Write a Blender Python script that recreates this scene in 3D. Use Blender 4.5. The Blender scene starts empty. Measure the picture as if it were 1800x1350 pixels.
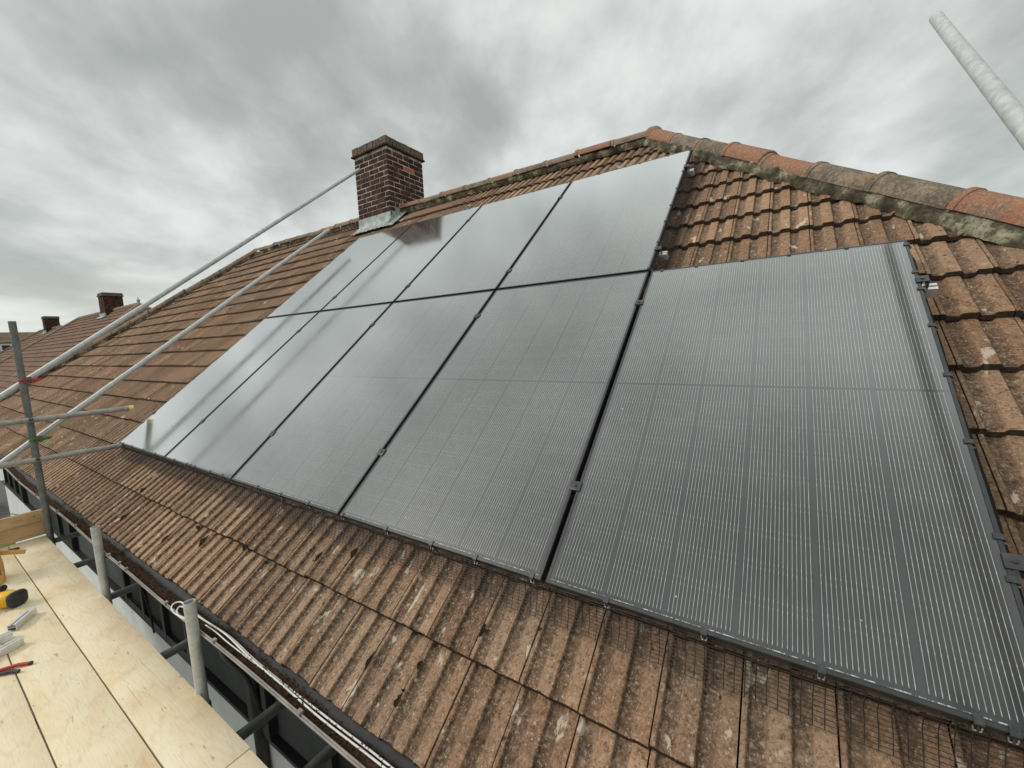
import bpy, bmesh, math, random
import numpy as np
from mathutils import Matrix, Vector, noise
random.seed(7)
rng = np.random.default_rng(7)
R = math.radians
S = bpy.context.scene
COL = S.collection

# ------------------------------------------------------------------ camera
cam_d = bpy.data.cameras.new("camera"); cam = bpy.data.objects.new("camera", cam_d); COL.objects.link(cam)
cam_d.sensor_width = 36.0; cam_d.lens = 714.0 / 1800 * 36; cam_d.clip_start = 0.05; cam_d.clip_end = 4000
RW = [[0.8402834387808316, 0.5404435140414732, -0.042948232107556134],
      [0.024764559381689838, -0.1173984412765966, -0.9927760687005182],
      [-0.5415814427297997, 0.83314969490262, -0.11203181143933721]]
CAMP = (5.25558, -1.14066, 0.83289)
m = Matrix(((RW[0][0], -RW[1][0], -RW[2][0], CAMP[0]), (RW[0][1], -RW[1][1], -RW[2][1], CAMP[1]),
            (RW[0][2], -RW[1][2], -RW[2][2], CAMP[2]), (0, 0, 0, 1)))
loc, rot, _ = m.decompose()
cam.matrix_world = Matrix.Translation(loc) @ rot.to_matrix().to_4x4()
S.camera = cam

# ------------------------------------------------------------------ exposure, sun, sky
S.view_settings.view_transform = 'Standard'; S.view_settings.look = 'None'
S.view_settings.exposure = 0.22; S.view_settings.gamma = 1.0
SUN_AZ, SUN_EL = R(226), R(36)      # direction towards the sun, from +Y clockwise
sd = bpy.data.lights.new("sun", 'SUN'); sd.energy = 1.3; sd.angle = R(16); sd.color = (1.0, 0.96, 0.9)
sun = bpy.data.objects.new("sun", sd); COL.objects.link(sun)
sv = Vector((math.sin(SUN_AZ) * math.cos(SUN_EL), math.cos(SUN_AZ) * math.cos(SUN_EL), math.sin(SUN_EL)))
sun.rotation_euler = sv.to_track_quat('Z', 'Y').to_euler(); sun.location = (0, -10, 20)


class NT:
    """tiny node-graph helper"""
    def __init__(s, tree): s.t = tree; s.n = tree.nodes; s.l = tree.links
    def new(s, kind, **kw):
        n = s.n.new(kind)
        for k, v in kw.items(): setattr(n, k, v)
        return n
    def put(s, n, key, v):
        if v is None: return
        if hasattr(v, 'is_output') or isinstance(v, bpy.types.NodeSocket): s.l.new(v, n.inputs[key])
        else: n.inputs[key].default_value = v
    def math(s, op, a, b=None, c=None, clamp=False):
        n = s.new('ShaderNodeMath', operation=op, use_clamp=clamp)
        s.put(n, 0, a); s.put(n, 1, b); s.put(n, 2, c); return n.outputs[0]
    def mix(s, f, a, b, mode='MIX'):
        n = s.new('ShaderNodeMixRGB', blend_type=mode); s.put(n, 0, f); s.put(n, 1, a); s.put(n, 2, b); return n.outputs[0]
    def noise(s, vec, scale, detail=4, rough=.55, dist=0.0, out=0):
        n = s.new('ShaderNodeTexNoise'); s.put(n, 'Vector', vec); n.inputs['Scale'].default_value = scale
        n.inputs['Detail'].default_value = detail; n.inputs['Roughness'].default_value = rough
        n.inputs['Distortion'].default_value = dist; return n.outputs[out]
    def voro(s, vec, scale, feature='F1', out=0, rnd=1.0):
        n = s.new('ShaderNodeTexVoronoi', feature=feature); s.put(n, 'Vector', vec); n.inputs['Scale'].default_value = scale
        n.inputs['Randomness'].default_value = rnd; return n.outputs[out]
    def ramp(s, f, stops, interp='LINEAR'):
        n = s.new('ShaderNodeValToRGB'); cr = n.color_ramp; cr.interpolation = interp
        while len(cr.elements) < len(stops): cr.elements.new(0.5)
        for e, (p, c) in zip(cr.elements, stops):
            e.position = p; e.color = tuple(c) + (1,) if len(c) == 3 else c
        s.put(n, 0, f); return n.outputs[0]
    def step(s, f, a, b):
        n = s.new('ShaderNodeMapRange'); s.put(n, 0, f); n.inputs[1].default_value = a; n.inputs[2].default_value = b
        n.inputs[3].default_value = 0; n.inputs[4].default_value = 1; return n.outputs[0]
    def mapping(s, vec, scale=(1, 1, 1), loc=(0, 0, 0), rot=(0, 0, 0)):
        n = s.new('ShaderNodeMapping'); s.put(n, 'Vector', vec); n.inputs['Scale'].default_value = scale
        n.inputs['Location'].default_value = loc; n.inputs['Rotation'].default_value = rot; return n.outputs[0]
    def xyz(s, vec):
        n = s.new('ShaderNodeSeparateXYZ'); s.put(n, 0, vec); return n.outputs
    def comb(s, x, y, z):
        n = s.new('ShaderNodeCombineXYZ'); s.put(n, 0, x); s.put(n, 1, y); s.put(n, 2, z); return n.outputs[0]
    def bump(s, h, strength=.5, dist=.01):
        n = s.new('ShaderNodeBump'); n.inputs['Strength'].default_value = strength; n.inputs['Distance'].default_value = dist
        s.put(n, 'Height', h); return n.outputs[0]


W = bpy.data.worlds.new("World"); S.world = W; W.use_nodes = True
g = NT(W.node_tree); g.n.clear()
wo = g.new('ShaderNodeOutputWorld'); bg = g.new('ShaderNodeBackground')
sky = g.new('ShaderNodeTexSky', sky_type='NISHITA'); sky.sun_disc = False
sky.sun_elevation = SUN_EL; sky.sun_rotation = SUN_AZ; sky.air_density = 1.0; sky.dust_density = 2.0
tc = g.new('ShaderNodeTexCoord'); D = tc.outputs['Generated']
dx, dy, dz = g.xyz(D)
# the cloud deck is a level layer: directions are dropped on to it
zc = g.math('ADD', g.math('MAXIMUM', dz, 0.0), 0.16)
# rotate so that u runs along the wind (towards -0.54, 0.83)
u = g.math('ADD', g.math('MULTIPLY', dx, -0.60), g.math('MULTIPLY', dy, 0.80))
v = g.math('ADD', g.math('MULTIPLY', dx, 0.80), g.math('MULTIPLY', dy, 0.60))
P = g.comb(g.math('ADD', g.math('MULTIPLY', g.math('DIVIDE', u, zc), .62), g.math('MULTIPLY', u, .9)), g.math('ADD', g.math('MULTIPLY', g.math('DIVIDE', v, zc), .62), g.math('MULTIPLY', v, .9)), g.math('MULTIPLY', dz, 1.3))
P1 = g.mapping(P, (0.85, 1.0, 1), (3.1, 1.7, 0))
big = g.noise(P1, 1.0, 3, .5, .1)
mid = g.noise(g.mapping(P, (0.95, 1.15, 1), (7.3, 4.1, 2)), 2.6, 5, .55, .15)
fine = g.noise(g.mapping(P, (0.95, 1.1, 1), (1.3, 9.1, 5)), 7.5, 5, .6, .1)
den = g.math('ADD', g.math('MULTIPLY', big, .60), g.math('ADD', g.math('MULTIPLY', mid, .33), g.math('MULTIPLY', fine, .07)))
def lobe(d, power, amt):
    n = g.new('ShaderNodeVectorMath', operation='DOT_PRODUCT'); g.put(n, 0, D); n.inputs[1].default_value = Vector(d).normalized()
    return g.math('MULTIPLY', g.math('POWER', g.math('MAXIMUM', n.outputs['Value'], 0.0), power), amt)
# soft cloud patches in set directions
den2 = den
LOBES = []
for d, p_, a_ in [((-0.62, 0.74, 0.34), 30, 0.05), ((-0.30, 0.90, 0.36), 60, 0.05), ((-0.02, 0.95, 0.52), 60, 0.05),
                  ((-0.80, 0.50, 0.20), 40, 0.03), ((0.45, 0.85, 0.45), 20, -0.03), ((-0.95, -0.3, 0.42), 9, 0.02)]:
    den2 = g.math('ADD', den2, lobe(d, p_, a_))
cloud = g.ramp(den2, [(0.36, (0.355, 0.372, 0.357)), (0.43, (0.445, 0.465, 0.447)), (0.485, (0.555, 0.575, 0.553)),
                      (0.545, (0.68, 0.70, 0.675)), (0.65, (0.84, 0.85, 0.82))])
horizon = g.math('POWER', g.math('SUBTRACT', 1.0, g.math('MAXIMUM', dz, 0.0)), 7.0)
cloud = g.mix(g.math('MULTIPLY', horizon, 0.6), cloud, (0.60, 0.63, 0.60, 1))
# an overcast sky is brightest overhead
zen = g.math('ADD', 1.0, g.math('MULTIPLY', g.math('POWER', g.math('MAXIMUM', dz, 0.0), 6.0), 0.7))
cloud = g.mix(1.0, cloud, g.comb(zen, zen, zen), 'MULTIPLY')
skyc = g.mix(1.0, sky.outputs[0], (0.1, 0.1, 0.1, 1), 'MULTIPLY')
allc = g.mix(0.92, skyc, cloud)
allc = g.mix(g.step(dz, -0.02, -0.10), allc, (0.13, 0.13, 0.12, 1))
bg.inputs['Strength'].default_value = 1.0
g.l.new(allc, bg.inputs[0]); g.l.new(bg.outputs[0], wo.inputs[0])

# ------------------------------------------------------------------ materials
def mat(name, rough=.6, metal=0.0, spec=.5):
    m = bpy.data.materials.new(name); m.use_nodes = True
    g = NT(m.node_tree); b = m.node_tree.nodes['Principled BSDF']
    b.inputs['Roughness'].default_value = rough; b.inputs['Metallic'].default_value = metal
    b.inputs['Specular IOR Level'].default_value = spec
    return m, g, b
def objc(g): return g.new('ShaderNodeTexCoord').outputs['Object']
def geop(g): return g.new('ShaderNodeNewGeometry').outputs['Position']
def attr(g, name): return g.new('ShaderNodeAttribute', attribute_name=name).outputs['Fac']
def orand(g): return g.new('ShaderNodeObjectInfo').outputs['Random']
MATS = {}
def simple(name, c1, c2, scale=12, rough=.6, metal=0.0, bump=.0, bs=80, spec=.5, stretch=(1, 1, 1), detail=5):
    m, g, b = mat(name, rough, metal, spec)
    P = g.mapping(geop(g), stretch)
    n = g.noise(P, scale, detail, .6)
    g.l.new(g.mix(g.step(n, .35, .65), tuple(c1) + (1,), tuple(c2) + (1,)), b.inputs['Base Color'])
    if bump: g.l.new(g.bump(g.noise(P, bs, 5, .65), bump, .004), b.inputs['Normal'])
    MATS[name] = m; return m

def tile_material(name, far=False):
    m, g, b = mat(name, .92, 0, .18)
    P = geop(g); rnd = attr(g, 'rnd'); tr = attr(g, 'trough')
    big = g.noise(P, 1.6, 3, .5); n1 = g.noise(P, 26, 6, .75); n2 = g.noise(P, 120, 3, .75)
    n1b = g.noise(g.mapping(P, (1, 1, 1), (8, 3, 2)), 52, 6, .8)
    col = g.ramp(g.math('ADD', g.math('MULTIPLY', n1, .62), g.math('MULTIPLY', rnd, .38)),
                 [(.26, (.18, .098, .056)), (.42, (.30, .172, .101)), (.56, (.41, .242, .144)), (.74, (.53, .335, .210))])
    # weathered areas of the roof, greyer
    col = g.mix(g.math('MULTIPLY', g.step(big, .42, .62), .4), col, (.27, .205, .145, 1))
    # speckled dirt in the troughs, plus shade painted on the ribs' right sides
    dirt_shade = g.math('MULTIPLY', g.math('MINIMUM', tr, 1.0), g.math('ADD', .35, g.math('MULTIPLY', g.step(g.noise(P, 16, 5, .7), .28, .62), .65)))
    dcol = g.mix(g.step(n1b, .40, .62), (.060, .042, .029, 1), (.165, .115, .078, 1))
    col = g.mix(g.math('MULTIPLY', dirt_shade, .92), col, dcol)
    # grit
    col = g.mix(g.math('MULTIPLY', g.step(n1b, .55, .64), .60), col, (.62, .46, .33, 1))
    col = g.mix(g.math('MULTIPLY', g.step(n1b, .455, .37), .75), col, (.075, .047, .030, 1))
    col = g.mix(g.math('MULTIPLY', g.step(n2, .57, .66), .6), col, (.60, .50, .40, 1))
    col = g.mix(g.math('MULTIPLY', g.step(n2, .44, .35), .65), col, (.06, .04, .028, 1))
    # dark moss spots
    v3 = g.voro(g.mapping(P, (1, 1, 1), (3, 1, 7)), 17); w3 = g.noise(P, 60, 4, .6)
    dk = g.step(g.math('ADD', v3, g.math('MULTIPLY', w3, .35)), .31, .25)
    dk = g.math('MULTIPLY', dk, g.step(g.noise(P, 3.2, 3, .5), .47, .55))
    col = g.mix(g.math('MULTIPLY', dk, .85), col, (.035, .027, .018, 1))
    # larger pale crusts drawn out down the slope
    cr = g.noise(g.mapping(P, (1.6, .8, .8), (2, 6, 1)), 10.0, 5, .62, .3)
    col = g.mix(g.math('MULTIPLY', g.step(cr, .635, .665), .85), col, (.68, .58, .46, 1))
    # pale lichen rings and spots
    def lichen(scale, off, lo, hi, c, gate, amt):
        vec = g.mapping(P, (1, 1, 1), off)
        d = g.voro(vec, scale); w = g.noise(P, 90, 4, .7)
        dd = g.math('ADD', d, g.math('MULTIPLY', g.math('SUBTRACT', w, .5), .22))
        cellr = g.voro(vec, scale, out=1)
        pick = g.step(g.xyz(cellr)[0], gate, gate - .02)
        k = g.math('MULTIPLY', g.step(dd, hi, lo), pick)
        return k, c, amt
    for k, c, a in (lichen(9, (0, 0, 0), .09, .13, (.62, .56, .47, 1), .13, .85),
                    lichen(21, (5, 2, 1), .10, .17, (.58, .50, .38, 1), .18, .8),
                    lichen(13, (1, 8, 3), .10, .17, (.50, .36, .14, 1), .06, .7),
                    lichen(55, (2, 2, 9), .13, .22, (.60, .54, .46, 1), .20, .7)):
        col = g.mix(g.math('MULTIPLY', k, a), col, c)
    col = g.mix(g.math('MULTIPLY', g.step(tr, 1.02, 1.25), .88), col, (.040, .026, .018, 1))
    g.l.new(col, b.inputs['Base Color'])
    h = g.math('ADD', g.math('MULTIPLY', n1b, .7), g.math('MULTIPLY', n2, .45))
    g.l.new(g.bump(h, 1.0, .014), b.inputs['Normal'])
    MATS[name] = m; return m
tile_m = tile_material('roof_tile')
simple('far_tile', (.13, .085, .062), (.24, .155, .11), 3, .95, 0, .5, 30, .1)

def ridge_material(name, a, bcol, gate):
    m, g, b = mat(name, .93, 0, .15)
    P = geop(g)
    n = g.noise(P, 9, 6, .72); n2 = g.noise(P, 75, 5, .7)
    rn = orand(g)
    f = g.step(g.math('ADD', n, g.math('MULTIPLY', g.math('SUBTRACT', rn, .5), .16)), gate - .05, gate + .05)
    col = g.mix(f, a + (1,), bcol + (1,))
    col = g.mix(g.math('MULTIPLY', g.step(n2, .52, .66), .6), col, (.42, .40, .33, 1))
    col = g.mix(g.math('MULTIPLY', g.step(n2, .43, .33), .7), col, (.07, .055, .04, 1))
    yl = g.step(g.noise(g.mapping(P, (1, 1, 1), (4, 4, 4)), 7, 5, .7), .62, .68)
    col = g.mix(g.math('MULTIPLY', yl, .5), col, (.45, .27, .06, 1))
    g.l.new(col, b.inputs['Base Color']); g.l.new(g.bump(g.math('ADD', n2, n), .8, .008), b.inputs['Normal'])
    MATS[name] = m
ridge_material('ridge_orange', (.34, .165, .10), (.22, .165, .12), .485)
ridge_material('ridge_grey', (.155, .125, .095), (.27, .20, .145), .50)
def mortar_material():
    m, g, b = mat('bedding_mortar', .95, 0, .1)
    P = geop(g); n = g.noise(P, 7.5, 5, .65); n2 = g.noise(P, 60, 5, .75)
    col = g.ramp(n, [(.38, (.055, .048, .033)), (.47, (.11, .095, .066)), (.54, (.17, .145, .10)), (.61, (.33, .30, .21)), (.72, (.46, .43, .31))])
    col = g.mix(g.math('MULTIPLY', g.step(n2, .50, .38), .6), col, (.05, .05, .03, 1))
    g.l.new(col, b.inputs['Base Color']); g.l.new(g.bump(n2, .9, .012), b.inputs['Normal'])
    MATS['bedding_mortar'] = m
mortar_material()

def glass_material():
    # black cells under glass: silver fingers every 10.8 mm, solder pads along them, cell gaps
    m, g, b = mat('solar_glass', .13, 0, .5)
    P = objc(g); x, y, z = g.xyz(P)
    cell = 0.183
    cx = g.math('DIVIDE', g.math('SUBTRACT', x, 0.018), cell)
    fx = g.math('FRACT', cx)                       # 0..1 within a column
    lx = g.math('MULTIPLY', fx, 17.0)
    fl = g.math('ABSOLUTE', g.math('SUBTRACT', g.math('FRACT', g.math('ADD', lx, 0.5)), 0.5))
    line = g.step(fl, 0.075, 0.035)
    inner = g.math('MULTIPLY', g.step(fx, 0.028, 0.034), g.step(fx, 0.972, 0.966))
    yy = g.math('DIVIDE', g.math('SUBTRACT', y, 0.022), 0.1025)
    fy = g.math('FRACT', yy)
    ygap = g.math('ABSOLUTE', g.math('SUBTRACT', fy, 0.5))
    cellgap = g.math('MULTIPLY', g.step(ygap, 0.4885, 0.4925), .35)
    mid = g.step(g.math('ABSOLUTE', g.math('SUBTRACT', y, 0.9445)), 0.008, 0.005)
    ends = g.math('MULTIPLY', g.step(y, 0.024, 0.026), g.step(y, 1.866, 1.864))
    xin = g.math('MULTIPLY', g.step(x, 0.020, 0.021), g.step(x, 1.114, 1.113))
    mask = g.math('MULTIPLY', g.math('MULTIPLY', line, inner), g.math('MULTIPLY', ends, xin))
    mask = g.math('MULTIPLY', mask, g.math('SUBTRACT', 1.0, mid))
    pad = g.step(g.math('ABSOLUTE', g.math('SUBTRACT', g.math('ABSOLUTE', g.math('SUBTRACT', fy, 0.5)), 0.40)), 0.040, 0.025)
    padw = g.math('MULTIPLY', g.step(fl, 0.10, 0.06), pad)
    padm = g.math('MULTIPLY', g.math('MULTIPLY', padw, inner), g.math('MULTIPLY', ends, xin))
    n = g.noise(P, 3, 4, .6); dust = g.noise(P, 260, 2, .6)
    base = g.mix(g.step(n, .4, .65), (.020, .022, .023, 1), (.034, .036, .036, 1))
    colgap = g.math('SUBTRACT', 1.0, inner)
    base = g.mix(g.math('MULTIPLY', colgap, .6), base, (.040, .044, .046, 1))
    base = g.mix(g.math('MULTIPLY', cellgap, .8), base, (.012, .013, .014, 1))
    base = g.mix(mid, base, (.016, .018, .02, 1))
    base = g.mix(g.math('MULTIPLY', mask, g.math('ADD', .08, g.math('MULTIPLY', g.noise(g.mapping(P, (95, 16, 1)), 1.0, 3, .6), .80))), base, (.78, .77, .70, 1))
    base = g.mix(g.math('MULTIPLY', padm, .16), base, (.9, .9, .84, 1))
    # specks of dust and bird lime on the glass
    sp = g.voro(P, 14); spc = g.xyz(g.voro(P, 14, out=1))[1]
    spk = g.math('MULTIPLY', g.step(sp, .055, .035), g.step(spc, .10, .09))
    base = g.mix(g.math('MULTIPLY', spk, .7), base, (.6, .6, .55, 1))
    # highlight on the lower frame edge, painted into the glass as a broken pale line
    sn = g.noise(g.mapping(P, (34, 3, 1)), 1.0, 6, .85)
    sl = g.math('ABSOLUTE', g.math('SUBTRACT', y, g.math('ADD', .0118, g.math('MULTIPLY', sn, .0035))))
    edge_glint = g.math('MULTIPLY', g.math('MULTIPLY', g.step(sl, .0016, .0006), g.step(sn, .47, .58)), .75)
    base = g.mix(edge_glint, base, (.82, .82, .78, 1)); mask = g.math('MAXIMUM', mask, edge_glint)
    g.l.new(base, b.inputs['Base Color'])
    b.inputs['IOR'].default_value = 1.5; b.inputs['Roughness'].default_value = .3
    # sky-reflecting front glass: reflectance rises steeply towards grazing
    lw = g.new('ShaderNodeLayerWeight'); lw.inputs['Blend'].default_value = .5
    fr = g.ramp(lw.outputs['Facing'], [(.0, (.040,) * 3), (.14, (.045,) * 3), (.34, (.135,) * 3), (.43, (.140,) * 3), (.56, (.32,) * 3), (.72, (.70,) * 3), (.9, (.93,) * 3)])
    fr = g.math('MULTIPLY', fr, g.math('SUBTRACT', 1.0, g.math('MULTIPLY', g.math('MULTIPLY', mask, .55), g.step(lw.outputs['Facing'], .75, .3))))
    gl = g.new('ShaderNodeBsdfGlossy'); gl.inputs['Color'].default_value = (.97, 1.0, 1.0, 1)
    rg = g.math('ADD', .075, g.math('MULTIPLY', g.step(g.noise(P, 2.3, 4, .6), .35, .7), .05))
    g.l.new(rg, gl.inputs['Roughness'])
    ms = g.new('ShaderNodeMixShader'); g.l.new(fr, ms.inputs[0]); g.l.new(b.outputs[0], ms.inputs[1]); g.l.new(gl.outputs[0], ms.inputs[2])
    g.l.new(ms.outputs[0], m.node_tree.nodes['Material Output'].inputs[0])
    MATS['solar_glass'] = m
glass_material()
simple('frame_black', (.018, .020, .021), (.035, .037, .038), 30, .34, 0, .1, 120, .6)
simple('clip_black', (.02, .021, .023), (.05, .052, .055), 90, .35, 0, 0, 80, .6)
simple('clip_steel', (.5, .5, .5), (.75, .75, .74), 60, .3, .9)
simple('edge_glint', (.45, .46, .43), (.75, .76, .72), 60, .5)  # pale tone of the painted frame-edge highlight, unused
simple('mesh_wire', (.012, .011, .010), (.03, .024, .018), 40, .6)
simple('aluminium', (.60, .61, .61), (.78, .79, .79), 25, .34, .55, .05, 200, .5, (1, 1, 1))
simple('black_plastic', (.012, .013, .014), (.035, .037, .038), 14, .42, 0, .3, 60, .5)
simple('felt', (.008, .008, .009), (.022, .021, .020), 20, .7, 0, .6, 30, .5)
simple('gutter_rim', (.17, .15, .13), (.30, .27, .24), 8, .5, 0, .3, 60)
simple('leaf_mould', (.028, .017, .010), (.085, .050, .030), 70, .95, 0, 1.0, 120, .1)
simple('moss', (.022, .017, .010), (.12, .09, .055), 190, .98, 0, 1.0, 160, .05)
simple('lead', (.22, .255, .25), (.46, .50, .48), 14, .6, .15, .5, 22, .4)
simple('white_cable', (.62, .61, .57), (.78, .77, .73), 30, .45)
simple('black_cable', (.01, .01, .01), (.03, .03, .03), 30, .5)
simple('wall_render', (.66, .67, .66), (.78, .79, .77), 3, .9, 0, .4, 120, .2)
simple('wall_charcoal', (.060, .066, .068), (.085, .092, .094), 3, .8, 0, .4, 120, .3)
simple('window_dark', (.010, .012, .013), (.022, .024, .026), 5, .55)
simple('upvc_black', (.014, .014, .015), (.03, .03, .032), 9, .35)
simple('upvc_white', (.72, .73, .72), (.82, .82, .80), 9, .35)
simple('brick_dark', (.028, .016, .013), (.10, .050, .036), 8, .9, 0, 1.0, 90, .15)
simple('brick_orange', (.36, .12, .06), (.46, .18, .10), 20, .9, 0, .7, 90, .15)
simple('brick_mortar', (.13, .11, .09), (.66, .62, .54), 5, .95, 0, .8, 120, .1)
simple('cap_brick', (.085, .060, .045), (.21, .175, .13), 26, .95, 0, .9, 80, .1)
simple('far_ground', (.075, .085, .05), (.13, .125, .10), .08, .95)
simple('asphalt', (.10, .10, .10), (.15, .15, .145), 6, .95)
simple('tube_green', (.055, .062, .045), (.12, .13, .10), 16, .6, .2, .4, 60)
simple('coupler_steel', (.10, .085, .07), (.24, .20, .16), 40, .55, .6, .5, 90)
simple('paint_red', (.40, .025, .03), (.55, .05, .05), 30, .4)
simple('paint_green', (.02, .14, .02), (.04, .25, .03), 30, .5)
simple('cap_yellow', (.75, .66, .10), (.82, .75, .22), 30, .4)
simple('tool_yellow', (.78, .44, .02), (.85, .54, .05), 12, .4)
simple('tool_black', (.015, .015, .017), (.04, .04, .045), 40, .55, 0, .4, 60)
simple('leather_tan', (.62, .33, .10), (.78, .47, .17), 12, .7, 0, .6, 40)
simple('leather_dark', (.20, .08, .03), (.30, .13, .05), 12, .7)
simple('far_brown', (.12, .085, .05), (.20, .145, .09), .8, .95)
simple('hedge_green', (.03, .06, .012), (.10, .16, .03), 3, .95, 0, .5, 8)

def galv(name, a, bb, metal=.75, rough=.42):
    m, g, b = mat(name, rough, metal, .5)
    P = geop(g)
    n = g.noise(P, 16, 5, .65); v = g.voro(P, 55, out=1)
    col = g.mix(g.step(n, .35, .65), a + (1,), bb + (1,))
    col = g.mix(g.math('MULTIPLY', g.step(g.noise(P, 30, 6, .75, 1.5), .62, .74), .28), col, (a[0] * .5, a[1] * .45, a[2] * .44, 1))
    col = g.mix(.16, col, g.mix(1.0, col, g.xyz(v)[0], 'MULTIPLY'))
    g.l.new(col, b.inputs['Base Color'])
    g.l.new(g.math('ADD', rough - .06, g.math('MULTIPLY', n, .2)), b.inputs['Roughness'])
    g.l.new(g.bump(g.noise(P, 200, 2, .6), .02, .001), b.inputs['Normal'])
    MATS[name] = m
galv('galvanised', (.47, .49, .48), (.60, .62, .605), .35, .5)
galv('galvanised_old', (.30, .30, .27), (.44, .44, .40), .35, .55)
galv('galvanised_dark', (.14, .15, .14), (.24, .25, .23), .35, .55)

def board_material():
    m, g, b = mat('plywood', .72, 0, .25)
    P = objc(g); rn = orand(g)
    Q = g.new('ShaderNodeVectorMath', operation='ADD'); g.put(Q, 0, P)
    g.put(Q, 1, g.comb(g.math('MULTIPLY', rn, 37.0), g.math('MULTIPLY', rn, 11.0), 0.0)); P = Q.outputs[0]
    n = g.noise(g.mapping(P, (1.3, 2.6, 1)), 2.0, 6, .6, .5)
    grain = g.noise(g.mapping(P, (1.4, 22, 1)), 7, 5, .65, .5)
    col = g.ramp(n, [(.28, (.72, .54, .33)), (.42, (.79, .65, .43)), (.54, (.82, .71, .49)), (.68, (.84, .75, .55))])
    col = g.mix(g.math('MULTIPLY', g.step(grain, .50, .64), .22), col, (.50, .36, .20, 1))
    wg = g.new('ShaderNodeTexWave', wave_type='RINGS', rings_direction='Y'); g.put(wg, 'Vector', g.mapping(P, (.55, 5.5, 5.5)))
    wg.inputs['Scale'].default_value = 2.0; wg.inputs['Distortion'].default_value = 7; wg.inputs['Detail'].default_value = 3; wg.inputs['Detail Scale'].default_value = 1.2
    col = g.mix(g.math('MULTIPLY', g.step(wg.outputs['Fac'], .10, .0), .13), col, (.46, .31, .17, 1))
    # short scuffs and dents
    sc = g.noise(g.mapping(P, (9, 38, 1), (0, 0, 0), (0, 0, .35)), 1.1, 3, .5)
    col = g.mix(g.math('MULTIPLY', g.step(sc, .665, .72), .6), col, (.30, .24, .17, 1))
    sp = g.voro(P, 26); pk = g.xyz(g.voro(P, 26, out=1))[0]
    col = g.mix(g.math('MULTIPLY', g.math('MULTIPLY', g.step(sp, .07, .04), g.step(pk, .25, .23)), .7), col, (.16, .12, .08, 1))
    # grey boot scuffs and a few long scratches
    bs = g.noise(g.mapping(P, (1.1, 2.2, 1), (5, 2, 0)), 3.2, 6, .7, .6)
    col = g.mix(g.math('MULTIPLY', g.step(bs, .56, .72), .20), col, (.42, .36, .28, 1))
    sr = g.noise(g.mapping(P, (1.5, 70, 1), (0, 0, 0), (0, 0, -.5)), 1.0, 2, .5)
    col = g.mix(g.math('MULTIPLY', g.step(sr, .71, .73), .4), col, (.40, .32, .22, 1))
    g.l.new(col, b.inputs['Base Color'])
    g.l.new(g.bump(g.math('ADD', grain, g.noise(P, 120, 3, .6)), .25, .002), b.inputs['Normal'])
    MATS['plywood'] = m
    m2, g, b = mat('pine', .75, 0, .25)
    P = objc(g); gr = g.noise(g.mapping(P, (30, 1.2, 9)), 2.2, 5, .6, .8); n = g.noise(P, 4, 4, .6)
    col = g.ramp(gr, [(.34, (.38, .22, .10)), (.46, (.56, .37, .19)), (.66, (.68, .49, .28))])
    col = g.mix(g.math('MULTIPLY', g.step(n, .55, .7), .4), col, (.36, .22, .11, 1))
    g.l.new(col, b.inputs['Base Color']); g.l.new(g.bump(gr, .3, .002), b.inputs['Normal'])
    MATS['pine'] = m2
    m3, g, b = mat('board_edge', .85, 0, .1)
    b.inputs['Base Color'].default_value = (.22, .15, .09, 1); MATS['board_edge'] = m3
board_material()

def grass_material():
    m, g, b = mat('lawn', .95, 0, .1)
    P = geop(g); n = g.noise(P, .4, 5, .6); n2 = g.noise(P, 5, 4, .7)
    col = g.mix(g.step(n, .4, .6), (.055, .10, .018, 1), (.13, .18, .04, 1))
    col = g.mix(g.math('MULTIPLY', n2, .5), col, (.05, .07, .02, 1))
    g.l.new(col, b.inputs['Base Color']); MATS['lawn'] = m
grass_material()

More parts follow.
